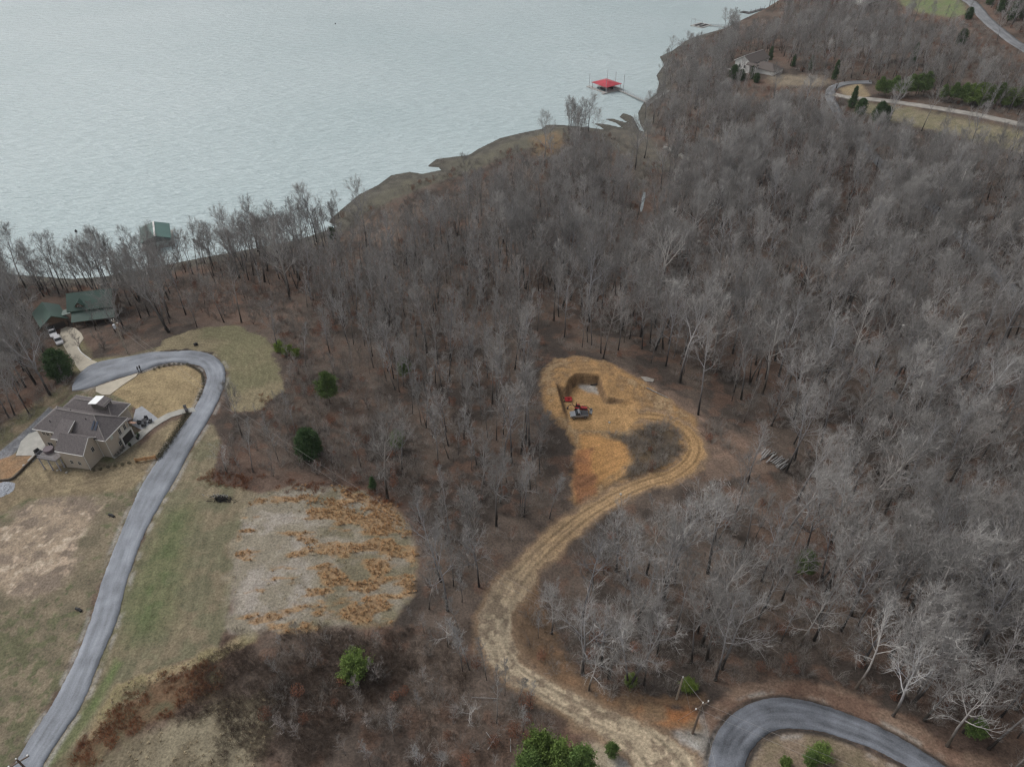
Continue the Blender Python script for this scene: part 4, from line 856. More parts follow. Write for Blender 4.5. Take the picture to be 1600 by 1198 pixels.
evergreen(1252, 900, 'pine', .72, 'green pine half hidden in the grey wood above the hairpin', 'pine_tree')
evergreen(1075, 1075, 'yellow', .8, 'dull green bush left of the short utility pole', 'evergreen_bush', 'bush')
# row of pines above the pale lane, far right
farp = [(1372,150,'pine',1.0),(1382,151,'pine2',.95),(1394,150,'pine',1.05),(1407,152,'pine2',1.0),(1418,151,'pine',1.15),(1430,150,'pine2',1.3),(1442,150,'pine',1.25),(1470,158,'pine2',.95),(1486,160,'pine',1.0),(1500,161,'pine2',1.15),(1514,162,'bright',1.7),(1528,163,'bright',1.8),(1542,163,'bright',1.6),(1556,164,'pine',1.1),(1570,165,'bright',1.5),(1585,165,'bright',1.5),(1597,166,'pine',1.15)]
for i_, (a, b, kd, s) in enumerate(farp): evergreen(a, b, kd, s * .9, ('%s dense green pine from the left in the row above the pale gravel lane' if kd != 'bright' else '%s pine from the left, brighter green, in the row above the pale lane') % NTH[i_], 'pine_tree', group='row of pines above the pale lane')
for a, b, s, zs, lab in [(1330,168,1.25,1.2,'dark cedar on the slope just below the fork of the pale lane'),(1343,178,.9,1.0,'smaller dark cedar beside the cedar under the lane fork'),(1371,192,1.1,1.1,'dark green cedar at the left end of the upper field'),(1382,190,.9,1.0,'dark green cedar touching the one at the left end of the upper field'),(1239,104,.8,1.2,'dark narrow cedar right of the white house beyond its garage'),(1303,124,1.1,1.3,'dark cedar beside the top of the narrow grey road'),
   (1265,110,.9,1.3,'cedar between the white house and the top of the narrow grey road'),(1460,235,1.0,1.2,'dark cedar in the wood below the upper field'),
   (1146,124,.95,1.0,'dark bushy cedar left of the white house'),(1157,126,.8,.9,'dark cedar under the gable wall of the white house'),(1174,124,.75,1.4,'pointed dark cedar at the front corner of the white house'),(1181,129,.6,1.0,'low dark cedar in front of the white house porch'),(1203,94,.9,1.2,'dark cedar right behind the roof of the white house'),
   (1545,8,1.6,1.2,'dark cedar left in the clump at the far top right corner'),(1562,20,1.8,1.2,'dark cedar in the middle of the clump at the far top right corner'),(1580,32,1.8,1.2,'dark cedar lower in the clump at the far top right corner'),(1597,30,1.9,1.2,'dark cedar at the right end of the clump in the far top right corner'),(1512,30,.8,1.0,'dark cedar beside the far green lawn on the hilltop'),(1500,70,.9,1.1,'dark cedar in the russet hollow below the far lawn'),(1425,100,1.2,1.3,'cedar in the grey wood above the row of pines')]:
    evergreen(a, b, 'cedar' if zs < 1.15 else 'cedar2', s, lab, zs=zs)
# ------------------------------------------------------------------ undergrowth and rough grass
def make_brush(seed, H, Rr, n, per, w, arch=0.0, m=None):
    rnd = random.Random(seed); T = TreeMesh()
    for i in range(n):
        a = rnd.random() * 6.28; r = Rr * .45 * math.sqrt(rnd.random()); p = Vector((math.cos(a) * r, math.sin(a) * r, -.05)); d = Vector((math.cos(a) * rnd.uniform(.1, .7), math.sin(a) * rnd.uniform(.1, .7), 1)).normalized(); L = H * rnd.uniform(.6, 1.1)
        P = [p]
        for k in range(3): P.append(P[-1] + d * L / 3); d = (d + Vector((rnd.gauss(0, .2) + math.cos(a) * arch, rnd.gauss(0, .2) + math.sin(a) * arch, -arch * 1.3))).normalized()
        T.blade(P, w, w * .4, rnd)
        for k in range(per):
            t = rnd.uniform(.2, 1) * 3; j = min(int(t), 2); q = P[j].lerp(P[j + 1], t - j); dd = (P[j + 1] - P[j]).normalized()
            e = q + (dd * math.cos(.7) + _perp(dd, rnd) * math.sin(.7)).normalized() * L * rnd.uniform(.15, .42); T.blade([q, e], w * .6, 0, rnd)
    return mesh_np('brush', np.array(T.tv), np.array(T.tf), m)
M_BR1 = mat('grey_brown_brush', (.30, .275, .25), .9, noise=.4, amt=.2, spec=.05, obj_rand=.3); M_BR2 = mat('dark_bramble', (.105, .078, .062), .9, noise=.4, amt=.25, spec=.05, obj_rand=.3)
M_RUS = mat('russet_leaves', (.22, .105, .07), .9, noise=.5, amt=.3, spec=.05, obj_rand=.3); M_SEDGE = mat('broomsedge', (.66, .45, .26), .85, noise=.5, alt=(.52, .32, .17), spec=.08, obj_rand=.25)
M_STRAW = mat('straw_grass', (.62, .53, .38), .85, noise=.5, amt=.2, spec=.08, obj_rand=.2); M_RUST = mat('rust_brush', (.24, .105, .055), .9, noise=.5, amt=.25, spec=.05, obj_rand=.25)
def make_tuft(seed, H, n, w, m, lean=(0, 0)):
    rnd = random.Random(seed); T = TreeMesh()
    for i in range(n):
        a = rnd.random() * 6.28; r = .22 * rnd.random(); p = Vector((math.cos(a) * r, math.sin(a) * r, -.05)); L = H * rnd.uniform(.6, 1.15)
        d = Vector((math.cos(a) * .45 * rnd.random() + lean[0], math.sin(a) * .45 * rnd.random() + lean[1], 1)).normalized(); d2 = (d + Vector((lean[0] * 1.5, lean[1] * 1.5, -.35))).normalized()
        T.blade([p, p + d * L * .55, p + d * L * .55 + d2 * L * .45], w, w * .6, rnd)
    return mesh_np('tuft', np.array(T.tv), np.array(T.tf), m)
def leafy(seed, H, Rr, n, leaf, m):
    rnd = np.random.default_rng(seed); lv = []
    for i in range(n):
        u = rnd.normal(0, 1, 3); u /= np.linalg.norm(u); q = np.array([0, 0, H * .5]) + u * np.array([Rr, Rr, H * .5]) * rnd.random() ** .4
        w_ = rnd.normal(0, 1, 3); w_ /= np.linalg.norm(w_); v_ = np.cross(w_, rnd.normal(0, 1, 3)); v_ /= np.linalg.norm(v_); lv += [q - w_ * leaf, q + w_ * leaf, q + v_ * leaf * 1.2]
    return mesh_np('leafy', np.array(lv), np.arange(n * 3).reshape(-1, 3), m)
BR = [make_brush(1, 1.9, 1.3, 26, 9, .014, .05, M_BR1), make_brush(2, 1.4, 1.2, 26, 9, .014, .12, M_BR1), make_brush(3, 2.6, 1.3, 24, 10, .015, .03, M_BR1), make_brush(4, 1.0, 1.3, 34, 8, .016, .30, M_BR2), make_brush(5, 1.3, 1.5, 36, 8, .016, .34, M_BR2), leafy(6, 1.7, .8, 260, .085, M_RUS), leafy(7, 2.6, 1.1, 420, .09, M_RUS), make_brush(8, .9, 1.0, 40, 6, .02, .2, M_RUST)]
TF = [make_tuft(1, .95, 46, .022, M_SEDGE, (.5, -.25)), make_tuft(2, 1.15, 50, .022, M_SEDGE, (.3, -.2)), make_tuft(3, .7, 36, .022, M_STRAW, (.4, -.2)), make_tuft(4, .5, 30, .02, M_STRAW, (.1, -.1)), make_tuft(5, .8, 40, .025, M_RUST, (.2, 0))]
gr_ = np.random.default_rng(5)
def cover(x0, x1, y0, y1, s, f):
    """points on a jittered grid kept with chance f(x, y, px, py)"""
    X, Y = np.meshgrid(np.arange(x0, x1, s), np.arange(y0, y1, s)); X = X + gr_.uniform(-.5, .5, X.shape) * s; Y = Y + gr_.uniform(-.5, .5, Y.shape) * s; X = X.ravel(); Y = Y.ravel()
    Zq = height(X, Y); px, py, dp = proj(X, Y, Zq); m = (px > -40) & (px < 1640) & (py > -20) & (py < 1240); X, Y, Zq, px, py = X[m], Y[m], Zq[m], px[m], py[m]
    k = gr_.random(X.shape) < f(X, Y, px, py); return np.stack([X[k], Y[k], Zq[k]], -1), px[k], py[k]
def inp(px, py, P): return sdist(px, py, np.array(P, float))
def offroads(X, Y, pad=.6):
    k = np.ones(X.shape, bool)
    for L_, Rr in ((ROAD_L, ROAD_R), (BEND_L, BEND_R)): k &= strip_dist(X, Y, L_, Rr) < -pad
    ld, par = ldist(X, Y, TRACK); return k & (ld > np.interp(par, range(len(TRACK)), TRACK_W) + pad * 1.5)
def f_wood(X, Y, px, py):
    k = sdist(X, Y, LAND) > 4
    for n_, P in OPENW.items(): k &= sdist(X, Y, P) < -.3
    k &= offroads(X, Y, 1.0)
    n = fbm(X, Y, 9, 41, 3); dn = np.full(X.shape, .42)
    dn[inp(px, py, [(300,500),(375,498),(425,520),(450,570),(440,620),(365,650),(330,690),(330,745),(560,755),(620,780),(650,870),(690,860),(700,760),(560,520),(450,440),(260,440)]) > 0] = .6
    dn[inp(px, py, [(420,1420),(400,1050),(440,985),(640,960),(760,975),(820,1060),(900,1130),(880,1420)]) > 0] = .75
    dn[inp(px, py, [(770,500),(860,480),(1000,540),(1130,600),(1200,690),(1130,660),(1000,575),(900,545),(835,560)]) > 0] = .05
    dn[inp(px, py, [(860,560),(830,700),(880,790),(800,900),(740,930),(640,800),(650,600)]) > 0] = .35
    return k * dn * sstep(.3, .6, n) * 1.3
pts, px, py = cover(-230, 420, 20, 520, 1.5, f_wood)
mp_, mx_, my_ = cover(15, 50, 95, 130, .9, lambda X, Y, a, b: (inp(a, b, Z['mound']) > 2) * .55 + (inp(a, b, [(1100,655),(1115,660),(1145,700),(1140,708),(1105,690),(1090,665)]) > 0) * .7)
pts, px, py = np.vstack([pts, mp_]), np.concatenate([px, mx_]), np.concatenate([py, my_])
n = fbm(pts[:, 0], pts[:, 1], 6, 43, 3); q = gr_.random(len(pts)); br = (py > 975) & (px < 800)
pk = np.where(q < .35, 0, np.where(q < .65, 1, 2)); pk = np.where((q > .80) & (n > .48), 3, pk); pk = np.where((q > .93), 5, pk); pk = np.where((q > .975), 6, pk)
pk = np.where(br & (q < .65), np.where(q < .33, 3, 4), pk)
cN = len(pts); print('BRUSH', cN)
scatter('undergrowth', BR, pts, np.stack([np.zeros(cN), np.zeros(cN), gr_.uniform(0, 6.28, cN)], -1), gr_.uniform(.6, 1.25, cN), pk, 'grey and russet brush and brambles covering the floor of the wood')
# brambles and rust brush of the bottom left slope
def f_bram(X, Y, px, py):
    n = fbm(X, Y, 7, 51, 3); a = inp(px, py, [(340,1010),(362,990),(450,985),(520,985),(640,985),(640,1050),(500,1250),(330,1250),(350,1120),(280,1130),(300,1060)])
    return (sstep(-12, 10, a) * sstep(.42, .54, n)) * .95
p1, px1, py1 = cover(-75, 10, 36, 80, .8, f_bram)
def f_rust(X, Y, px, py):
    n = fbm(X, Y, 4, 53, 3); a = inp(px, py, Z['russet']); b = inp(px, py, [(300,745),(330,735),(420,748),(520,752),(600,770),(625,790),(600,790),(520,770),(420,765),(330,758)]); c = inp(px, py, [(405,595),(430,590),(440,625),(415,640),(405,620)])
    return (np.maximum(np.maximum(sstep(-8, 6, a) * .8, sstep(-4, 4, b) * .7), sstep(-4, 4, c) * .6) * sstep(.36, .5, n))
p2, px2, py2 = cover(-80, 0, 36, 130, .8, f_rust)
P_ = np.vstack([p1, p2]); pk = np.concatenate([np.where(gr_.random(len(p1)) < .5, 3, 4), np.full(len(p2), 7)]); cN = len(P_); print('BRAMBLE', cN)
scatter('brambles', BR, P_, np.stack([np.zeros(cN), np.zeros(cN), gr_.uniform(0, 6.28, cN)], -1), gr_.uniform(.5, 1.0, cN), pk, 'tangled dark brown brambles and rust-red brush on the rough slope at the lower left')
# broomsedge meadow
def f_sedge(X, Y, px, py):
    n = fbm(X * .7 + Y * .5, Y * 1.7 - X * .4, 3.2, 61, 5); a = inp(px, py, Z['meadow']); r = sstep(430, 590, px) * 1.3
    top = inp(px, py, [(455,768),(480,752),(560,762),(612,786),(640,850),(600,830),(540,800),(480,790)]); 
    return sstep(-8, 6, a) * np.maximum(sstep(.60 - .15 * r, .74 - .15 * r, n) * .5, sstep(-6, 6, top) * sstep(.3, .6, n) * .7)
p1, _, _ = cover(-60, 0, 60, 115, .46, f_sedge)
def f_straw(X, Y, px, py):
    n = fbm(X, Y, 4, 63, 3); a = inp(px, py, Z['meadow']); b = inp(px, py, Z['straw']); c = inp(px, py, Z['palebrush']); d = inp(px, py, Z['verge'])
    return np.maximum.reduce([sstep(-4, 6, a) * .06, sstep(-4, 6, b) * .8, sstep(-4, 6, c) * .5]) * sstep(.3, .6, n) * (strip_dist(X, Y, ROAD_L, ROAD_R) < -.6)
p2, _, _ = cover(-85, 0, 36, 125, .6, f_straw)
P_ = np.vstack([p1, p2]); pk = np.concatenate([np.where(gr_.random(len(p1)) < .6, 0, 1), np.where(gr_.random(len(p2)) < .5, 2, 3)]); cN = len(P_); print('GRASS', cN)
scatter('meadow_grass', TF, P_, np.stack([np.zeros(cN), np.zeros(cN), gr_.normal(0, .5, cN)], -1), gr_.uniform(.35, .8, cN), pk, 'wind-combed orange broomsedge and straw-coloured tufts on the pale meadow')
# ------------------------------------------------------------------ houses
def brick_mat(name, c1, c2, mortar, sc):
    m = bpy.data.materials.new(name); m.use_nodes = True; nt = m.node_tree; b = nt.nodes['Principled BSDF']; b.inputs['Roughness'].default_value = .9
    tc = nt.nodes.new('ShaderNodeTexCoord'); br = nt.nodes.new('ShaderNodeTexBrick'); br.inputs['Scale'].default_value = sc; br.inputs['Color1'].default_value = (*c1, 1); br.inputs['Color2'].default_value = (*c2, 1); br.inputs['Mortar'].default_value = (*mortar, 1); br.inputs['Mortar Size'].default_value = .012
    sp = nt.nodes.new('ShaderNodeSeparateXYZ'); ad = nt.nodes.new('ShaderNodeMath'); ad.operation = 'ADD'; cb = nt.nodes.new('ShaderNodeCombineXYZ')
    nt.links.new(tc.outputs['Object'], sp.inputs[0]); nt.links.new(sp.outputs['X'], ad.inputs[0]); nt.links.new(sp.outputs['Y'], ad.inputs[1]); nt.links.new(ad.outputs[0], cb.inputs['X']); nt.links.new(sp.outputs['Z'], cb.inputs['Y'])
    nt.links.new(cb.outputs[0], br.inputs['Vector']); nt.links.new(br.outputs['Color'], b.inputs['Base Color']); return m
def shingle_mat(name, a, b_, sc=1.0):
    m = mat(name, a, .9, noise=3.2 * sc, alt=b_, bump=.5, spec=.15); nt = m.node_tree
    no = [n for n in nt.nodes if n.type == 'TEX_NOISE'][0]; no.inputs['Detail'].default_value = 6; no.inputs['Roughness'].default_value = .8; return m
M_BRICK = brick_mat('tan_brick', (.53, .46, .385), (.46, .395, .325), (.52, .48, .42), 3.0); M_SHIN = shingle_mat('grey_brown_shingles', (.25, .225, .22), (.10, .09, .094)); M_SHIN2 = shingle_mat('brown_shingles', (.18, .155, .14), (.12, .105, .10))
M_RIDGE = mat('pale_ridge_shingles', (.30, .275, .26), .9, noise=4, amt=.15); M_WHITE = mat('white_trim', (.78, .77, .74), .5); M_WIN = mat('window_glass', (.035, .042, .05), .08, spec=.6); M_FRAME = mat('cream_frame', (.62, .59, .53), .6)
M_GRN = mat('green_metal_roof', (.05, .10, .08), .35, noise=.3, amt=.15, spec=.5); M_LOG = mat('brown_log_wall', (.17, .115, .08), .8, noise=2, amt=.2); M_SIDE = mat('white_siding', (.82, .81, .78), .7, noise=.5, amt=.05)
M_DKWOOD = mat('grey_deck_wood', (.24, .22, .215), .8, noise=3, amt=.2); M_RAIL = mat('lavender_grey_rail', (.42, .42, .46), .6); M_METW = mat('bright_metal', (.80, .82, .82), .3, metal=.3); M_TIMB = mat('orange_timber', (.52, .30, .15), .8, noise=3, amt=.2)
M_BLACK = mat('black_plastic', (.02, .02, .022), .5); M_DGREY = mat('dark_grey_fabric', (.06, .06, .065), .8); M_COP = mat('copper_sheet', (.62, .38, .28), .35, metal=.6)
def hip(name, x0, x1, y0, y1, ze, zr, rx0, rx1, yr, m, parent, t=.22, lab=None):
    """hipped (or gabled when the ridge reaches the ends) roof: four thick planes"""
    b = MB(); A, B, C, D = (x0, y0, ze), (x1, y0, ze), (x1, y1, ze), (x0, y1, ze); P, Q = (rx0, yr, zr), (rx1, yr, zr)
    top = [A, B, C, D, P, Q]; V = top + [(x, y, z - t) for x, y, z in top]
    F = [(0, 1, 5, 4), (2, 3, 4, 5)] + ([(1, 2, 5)] if rx1 < x1 - .01 else []) + ([(3, 0, 4)] if rx0 > x0 + .01 else [])
    if rx0 <= x0 + .01: F += [(0, 4, 10, 6), (4, 3, 9, 10)]
    if rx1 >= x1 - .01: F += [(5, 1, 7, 11), (2, 5, 11, 8)]
    E_ = [(0, 6, 7, 1), (2, 8, 9, 3)] + ([(1, 7, 8, 2)] if rx1 < x1 - .01 else []) + ([(3, 9, 6, 0)] if rx0 > x0 + .01 else [])
    b.add(V, F + [tuple(i + 6 for i in f)[::-1] for f in F if max(f) < 6] + E_); return b.build(name, m, parent, label=lab)
def hip_y(name, x0, x1, y0, y1, ze, zr, ry0, ry1, xr, m, parent, t=.22, lab=None):
    b = MB(); A, B, C, D = (x0, y0, ze), (x1, y0, ze), (x1, y1, ze), (x0, y1, ze); P, Q = (xr, ry0, zr), (xr, ry1, zr)
    top = [A, B, C, D, P, Q]; V = top + [(x, y, z - t) for x, y, z in top]
    F = [(1, 2, 5, 4), (3, 0, 4, 5)] + ([(0, 1, 4)] if ry0 > y0 + .01 else [(1, 4, 10, 7), (4, 0, 6, 10)]) + ([(2, 3, 5)] if ry1 < y1 - .01 else [(3, 5, 11, 9), (5, 2, 8, 11)])
    b.add(V, F + [tuple(i + 6 for i in f)[::-1] for f in F if max(f) < 6] + [(1, 7, 8, 2), (3, 9, 6, 0)] + ([(0, 6, 7, 1)] if ry0 > y0 + .01 else []) + ([(2, 8, 9, 3)] if ry1 < y1 - .01 else [])); return b.build(name, m, parent, label=lab)
def gable_wall(b, x, y0, y1, z0, ze, yr, zr, th):
    """a pentagonal gable wall in the plane x, th thick towards -x"""
    P = [(y0, z0), (y1, z0), (y1, ze), (yr, zr), (y0, ze)]; n = 5; V = [(x, y, z) for y, z in P] + [(x - th, y, z) for y, z in P]
    b.add(V, [tuple(range(5)), tuple(range(5, 10))[::-1]] + [(i, 5 + i, 5 + (i + 1) % 5, (i + 1) % 5) for i in range(5)]); return b
def win(parent, axis, pos, a0, a1, z0, z1, out=1, frame=M_FRAME):
    """window on a wall: axis 'x' = wall plane at x=pos running along y, 'y' = wall plane at y=pos running along x"""
    f = MB(); g = MB(); e = .07
    def bx_(mb, u0, u1, w0, w1, d0, d1):
        lo, hi_ = sorted((pos + out * d0, pos + out * d1))
        mb.box(lo, hi_, u0, u1, w0, w1) if axis == 'x' else mb.box(u0, u1, lo, hi_, w0, w1)
    bx_(f, a0 - e, a1 + e, z0 - e, z0 + .02, 0, .07); bx_(f, a0 - e, a1 + e, z1 - .02, z1 + e, 0, .07); bx_(f, a0 - e, a0 + .02, z0 + .02, z1 - .02, 0, .07); bx_(f, a1 - .02, a1 + e, z0 + .02, z1 - .02, 0, .07)
    bx_(f, (a0 + a1) / 2 - .025, (a0 + a1) / 2 + .025, z0 + .02, z1 - .02, .03, .06)
    w = f.build('window', frame, parent); bx_(g, a0 + .02, a1 - .02, z0 + .02, z1 - .02, .005, .03); g.build('pane', M_WIN, w); return w
# --- brick house inside the road loop
HB = empty('brick_house', (-84.75, 107.35, 17.35), R(-12.5), label='large tan brick house with complex grey shingle roof inside the road loop', cat='house')
w = MB(); w.box(-17.0, -.35, .35, 7.1, -3, 5.15); w.build('wall', M_BRICK, HB)
w = MB(); w.box(-8.6, -2.75, -3.8, .36, -2.5, 4.35); gable_wall(w, -2.7, -3.8, 1.2, -2, 4.4, -1.25, 6.75, .3); w.build('wall', M_BRICK, HB, label='brick gable wing facing the road')
w = MB(); w.box(-10.9, -8.2, -1.7, 2.0, 2.6, 5.6); V = [(-8.18, -1.7, 5.5), (-8.18, 2.1, 5.5), (-8.18, 2.1, 7.1), (-8.4, -1.7, 5.5), (-8.4, 2.1, 5.5), (-8.4, 2.1, 7.1)]; w.add(V, [(0, 1, 2), (5, 4, 3), (0, 3, 4, 1), (1, 4, 5, 2), (2, 5, 3, 0)]); w.build('wall', M_BRICK, HB)
w = MB(); w.box(-17.0, -4.2, 7.12, 12.4, -2, 3.9); w.build('wall', M_BRICK, HB)
hip('roof', -17.5, 0, 0, 7.5, 5.3, 8.3, -13.4, -4.3, 3.9, M_SHIN, HB)
hip('roof', -9.0, -2.35, -4.2, 1.7, 4.55, 7.05, -9.0, -2.35, -1.25, M_SHIN, HB)
b = MB(); b.slab([(-11.1, -2.1, 5.75), (-8.0, -2.1, 5.75), (-8.0, 2.3, 7.55), (-11.1, 2.3, 7.55)], .22); b.build('roof', M_SHIN, HB)
hip('roof', -17.5, -3.6, 6.9, 12.9, 4.1, 6.0, -14.6, -6.4, 9.9, M_SHIN, HB)
b = MB(); b.slab([(-4.4, 6.8, 4.4), (-.6, 6.8, 4.4), (-.6, 9.2, 3.5), (-4.4, 9.2, 3.5)], .18); b.build('roof', M_SHIN, HB)
b = MB(); b.tube([(-13.4, 3.9, 8.34), (-4.3, 3.9, 8.34)], .12, 6); b.tube([(-4.3, 3.9, 8.34), (-.1, 7.4, 5.38)], .12, 6); b.tube([(-4.3, 3.9, 8.34), (-.1, .1, 5.38)], .1, 6); b.tube([(-13.4, 3.9, 8.34), (-17.4, 7.4, 5.38)], .12, 6)
b.tube([(-14.6, 9.9, 6.04), (-6.4, 9.9, 6.04)], .12, 6); b.tube([(-6.4, 9.9, 6.04), (-3.7, 7.0, 4.15)], .12, 6); b.build('ridge_cap', M_RIDGE, HB)
b = MB()
for P in ([(-17.5, -.03, 5.2), (-9, -.03, 5.2)], [(-2.3, -.03, 5.2), (0, -.03, 5.2)], [(.03, 0, 5.2), (.03, 7.5, 5.2)], [(-17.53, 0, 5.2), (-17.53, 7.5, 5.2)], [(-9, -4.23, 4.45), (-2.35, -4.23, 4.45)], [(-2.3, -4.2, 4.45), (-2.3, -1.25, 6.95), (-2.3, 1.7, 4.45)], [(-11.1, -2.13, 5.65), (-8, -2.13, 5.65)], [(-7.97, -2.1, 5.65), (-7.97, 2.3, 7.45)], [(-17.5, 12.93, 4.0), (-3.6, 12.93, 4.0)], [(-3.55, 7.6, 4.0), (-3.55, 12.9, 4.0)]): b.tube(P, .09, 5)
b.build('gutter', M_WHITE, HB)
for x, y, z0, z1 in ((-.28, .28, -.2, 5.1), (-.28, 7.2, -.2, 5.1), (-2.62, -3.85, -.9, 4.4), (-2.5, .25, -.4, 4.6)):
    b = MB(); b.tube([(x, y, z0), (x, y, z1)], .07, 6); b.tube([(x, y, z0), (x + .3, y - .3, z0 - .05)], .07, 6); b.build('downspout', M_WHITE, HB)
for a0, a1, z0, z1 in ((4.15, 4.85, 3.0, 4.5), (5.75, 6.45, 3.0, 4.5), (3.1, 3.8, .9, 2.1)): win(HB, 'x', -.35, a0, a1, z0, z1)
b = MB(); b.box(-.35, -.29, 4.95, 5.65, 3.0, 4.5); b.build('blind', M_FRAME, HB); b = MB(); b.box(-.35, -.30, 1.7, 2.5, 3.9, 4.8); b.build('vent_panel', mat('pale_green_panel', (.55, .60, .55), .6), HB)
win(HB, 'x', -2.7, -1.6, -.9, 2.9, 4.1)
for a0 in (-15.9, -14.9, -13.7): win(HB, 'y', .35, a0, a0 + .75, 3.6, 4.5, -1)
for a0 in (-6.9, -5.0): win(HB, 'y', -3.8, a0, a0 + .7, 1.0, 2.0, -1)
for a0 in (-16, -13.2, -11): win(HB, 'y', .35, a0, a0 + 1.3, -.9, 1.4, -1)
win(HB, 'y', -1.7, -10.6, -9.2, 3.2, 4.8, -1); win(HB, 'y', 12.4, -15, -12.5, 0, 2.6, 1); win(HB, 'y', 12.4, -9, -7, .9, 2.6, 1)
b = MB(); b.box(-.36, .0, 3.9, 7.0, -.1, 2.55); b.build('porch', mat('painted_porch_shade', (.05, .045, .042), .8), HB)  # solid box; the shade inside the porch is painted as its dark colour
b = MB(); b.box(-.3, 1.6, 3.7, 7.2, -.12, .02); b.build('porch_floor', M_CONCB, HB)
for y in (3.8, 7.1): b = MB(); b.box(.0, .22, y - .11, y + .11, 0, 2.8); b.build('porch_post', M_WHITE, HB)
b = MB(); b.slab([(-.3, 3.6, 2.95), (.35, 3.6, 2.75), (.35, 7.3, 2.75), (-.3, 7.3, 2.95)], .12); b.build('porch_roof', M_FRAME, HB)
b = MB(); b.slab([(-1.4, 7.5, 3.9), (.9, 7.5, 3.7), (.9, 8.5, 3.2), (-1.4, 8.5, 3.4)], .07); b.build('copper_awning', M_COP, HB)
b = MB(); b.box(-9.4, -6.2, 8.6, 10.9, 4.4, 6.7); dm = b.build('dormer', mat('dormer_siding', (.20, .19, .17), .8, noise=3, amt=.15), HB); b = MB(); b.slab([(-9.8, 8.3, 6.75), (-7.6, 8.3, 7.1), (-7.6, 11.1, 7.1), (-9.8, 11.1, 6.75)], .1); b.build('dormer_roof', M_METW, dm); b = MB(); b.slab([(-7.6, 8.3, 7.1), (-5.8, 8.3, 6.5), (-5.8, 11.1, 6.5), (-7.6, 11.1, 7.1)], .1); b.build('dormer_roof', M_SHIN, dm); win(dm, 'x', -6.2, 9.2, 10.3, 5.0, 6.1)
for x in (-3.9, -3.1): b = MB(); b.slab([(x, 1.4, 6.52), (x + .45, 1.4, 6.52), (x + .45, 2.9, 7.72), (x, 2.9, 7.72)], .06); b.build('roof_panel', mat('blue_grey_panel', (.06, .075, .11), .3), HB)
for x, y, z in ((-13.8, 1.6, 6.9), (-11, 4.9, 7.6), (-5.8, 3.0, 7.8)): b = MB(); b.tube([(x, y, z - .6), (x, y, z + .15)], .08, 6); b.build('vent_pipe', M_BLACK, HB)
# balcony deck on tall posts
b = MB(); b.box(-13.4, -8.9, -5.2, -1.75, 2.35, 2.55); dk = b.build('deck', M_DKWOOD, HB)
for x, y in ((-13.2, -5.0), (-11.1, -5.0), (-9.1, -5.0), (-9.1, -3.9)): b = MB(); b.box(x - .1, x + .1, y - .1, y + .1, -3.4, 2.35); b.build('deck_post', M_RAIL, HB)
b = MB()
for P in ([(-13.3, -1.9, 3.5), (-13.3, -5.1, 3.5), (-9.0, -5.1, 3.5), (-9.0, -3.9, 3.5)], [(-13.3, -1.9, 2.75), (-13.3, -5.1, 2.75), (-9.0, -5.1, 2.75), (-9.0, -3.9, 2.75)]): b.tube(P, .05, 4)
for i in range(16): x = -13.3 + 4.3 * i / 15; b.tube([(x, -5.1, 2.55), (x, -5.1, 3.5)], .02, 4)
b.build('railing', M_RAIL, dk)
b = MB(); b.tube([(-12.2, -2.9, 2.56), (-12.2, -2.9, 3.35)], [.95, 1.0], 16); b.build('hot_tub', mat('mauve_hot_tub', (.16, .125, .14), .6), HB)
b = MB(); b.box(-19.5, -12.5, -3.2, .3, -3.6, -1.55); b.build('terrace', M_CONC, HB)
def local(H_, x, y, z): return H_.matrix_world @ Vector((x, y, z))
bpy.context.view_layer.update()
# things on the terrace and the patio
def armchair(p, rz, label, s=1.0, m=M_DGREY, grp=None):
    e = empty('armchair', p, rz, label=label, cat='chair', group=grp); e.scale = (s, s, s)
    b = MB(); b.box(-.4, .4, -.4, .4, .18, .42); b.build('seat', m, e, .03); b = MB(); b.box(-.4, .4, .3, .45, .42, .95); b.build('backrest', m, e, .03)
    for sx in (-1, 1): b = MB(); b.box(sx * .4 - .07, sx * .4 + .07, -.4, .4, .0, .62); b.build('armrest', m, e, .02)
p = local(HB, -18.3, -.9, -1.55); armchair(p, R(60), 'dark cushioned armchair at the far end of the raised terrace', 1.35, grp='terrace seats')
p = local(HB, -16.7, -1.3, -1.55); armchair(p, R(-20), 'dark armchair in the middle of the raised terrace', 1.3, grp='terrace seats')
p = local(HB, -14.9, -1.7, -1.55); armchair(p, R(-30), 'dark armchair on the raised terrace nearest the deck', 1.3, grp='terrace seats')
pt = G1(227, 661); P0 = (pt[0], pt[1], pt[2] + .17)
e = empty('patio_table', P0, 0, label='dark round table in the middle of the pale patio', cat='table'); b = MB(); b.tube([(0, 0, .70), (0, 0, .75)], .62, 18); b.build('table_top', M_DGREY, e); b = MB(); b.tube([(0, 0, 0), (0, 0, .70)], .06, 8); b.tube([(0, 0, 0), (0, 0, .04)], .35, 12); b.build('leg', M_DGREY, e)
for i, d in enumerate(('near side', 'house side', 'far side', 'road side')):
    a = -1.4 + i * -1.57; armchair((P0[0] + 1.15 * math.cos(a), P0[1] + 1.15 * math.sin(a), P0[2]), a - 1.57, 'grey patio chair on the %s of the round patio table' % d, .85, grp='chairs round the patio table')
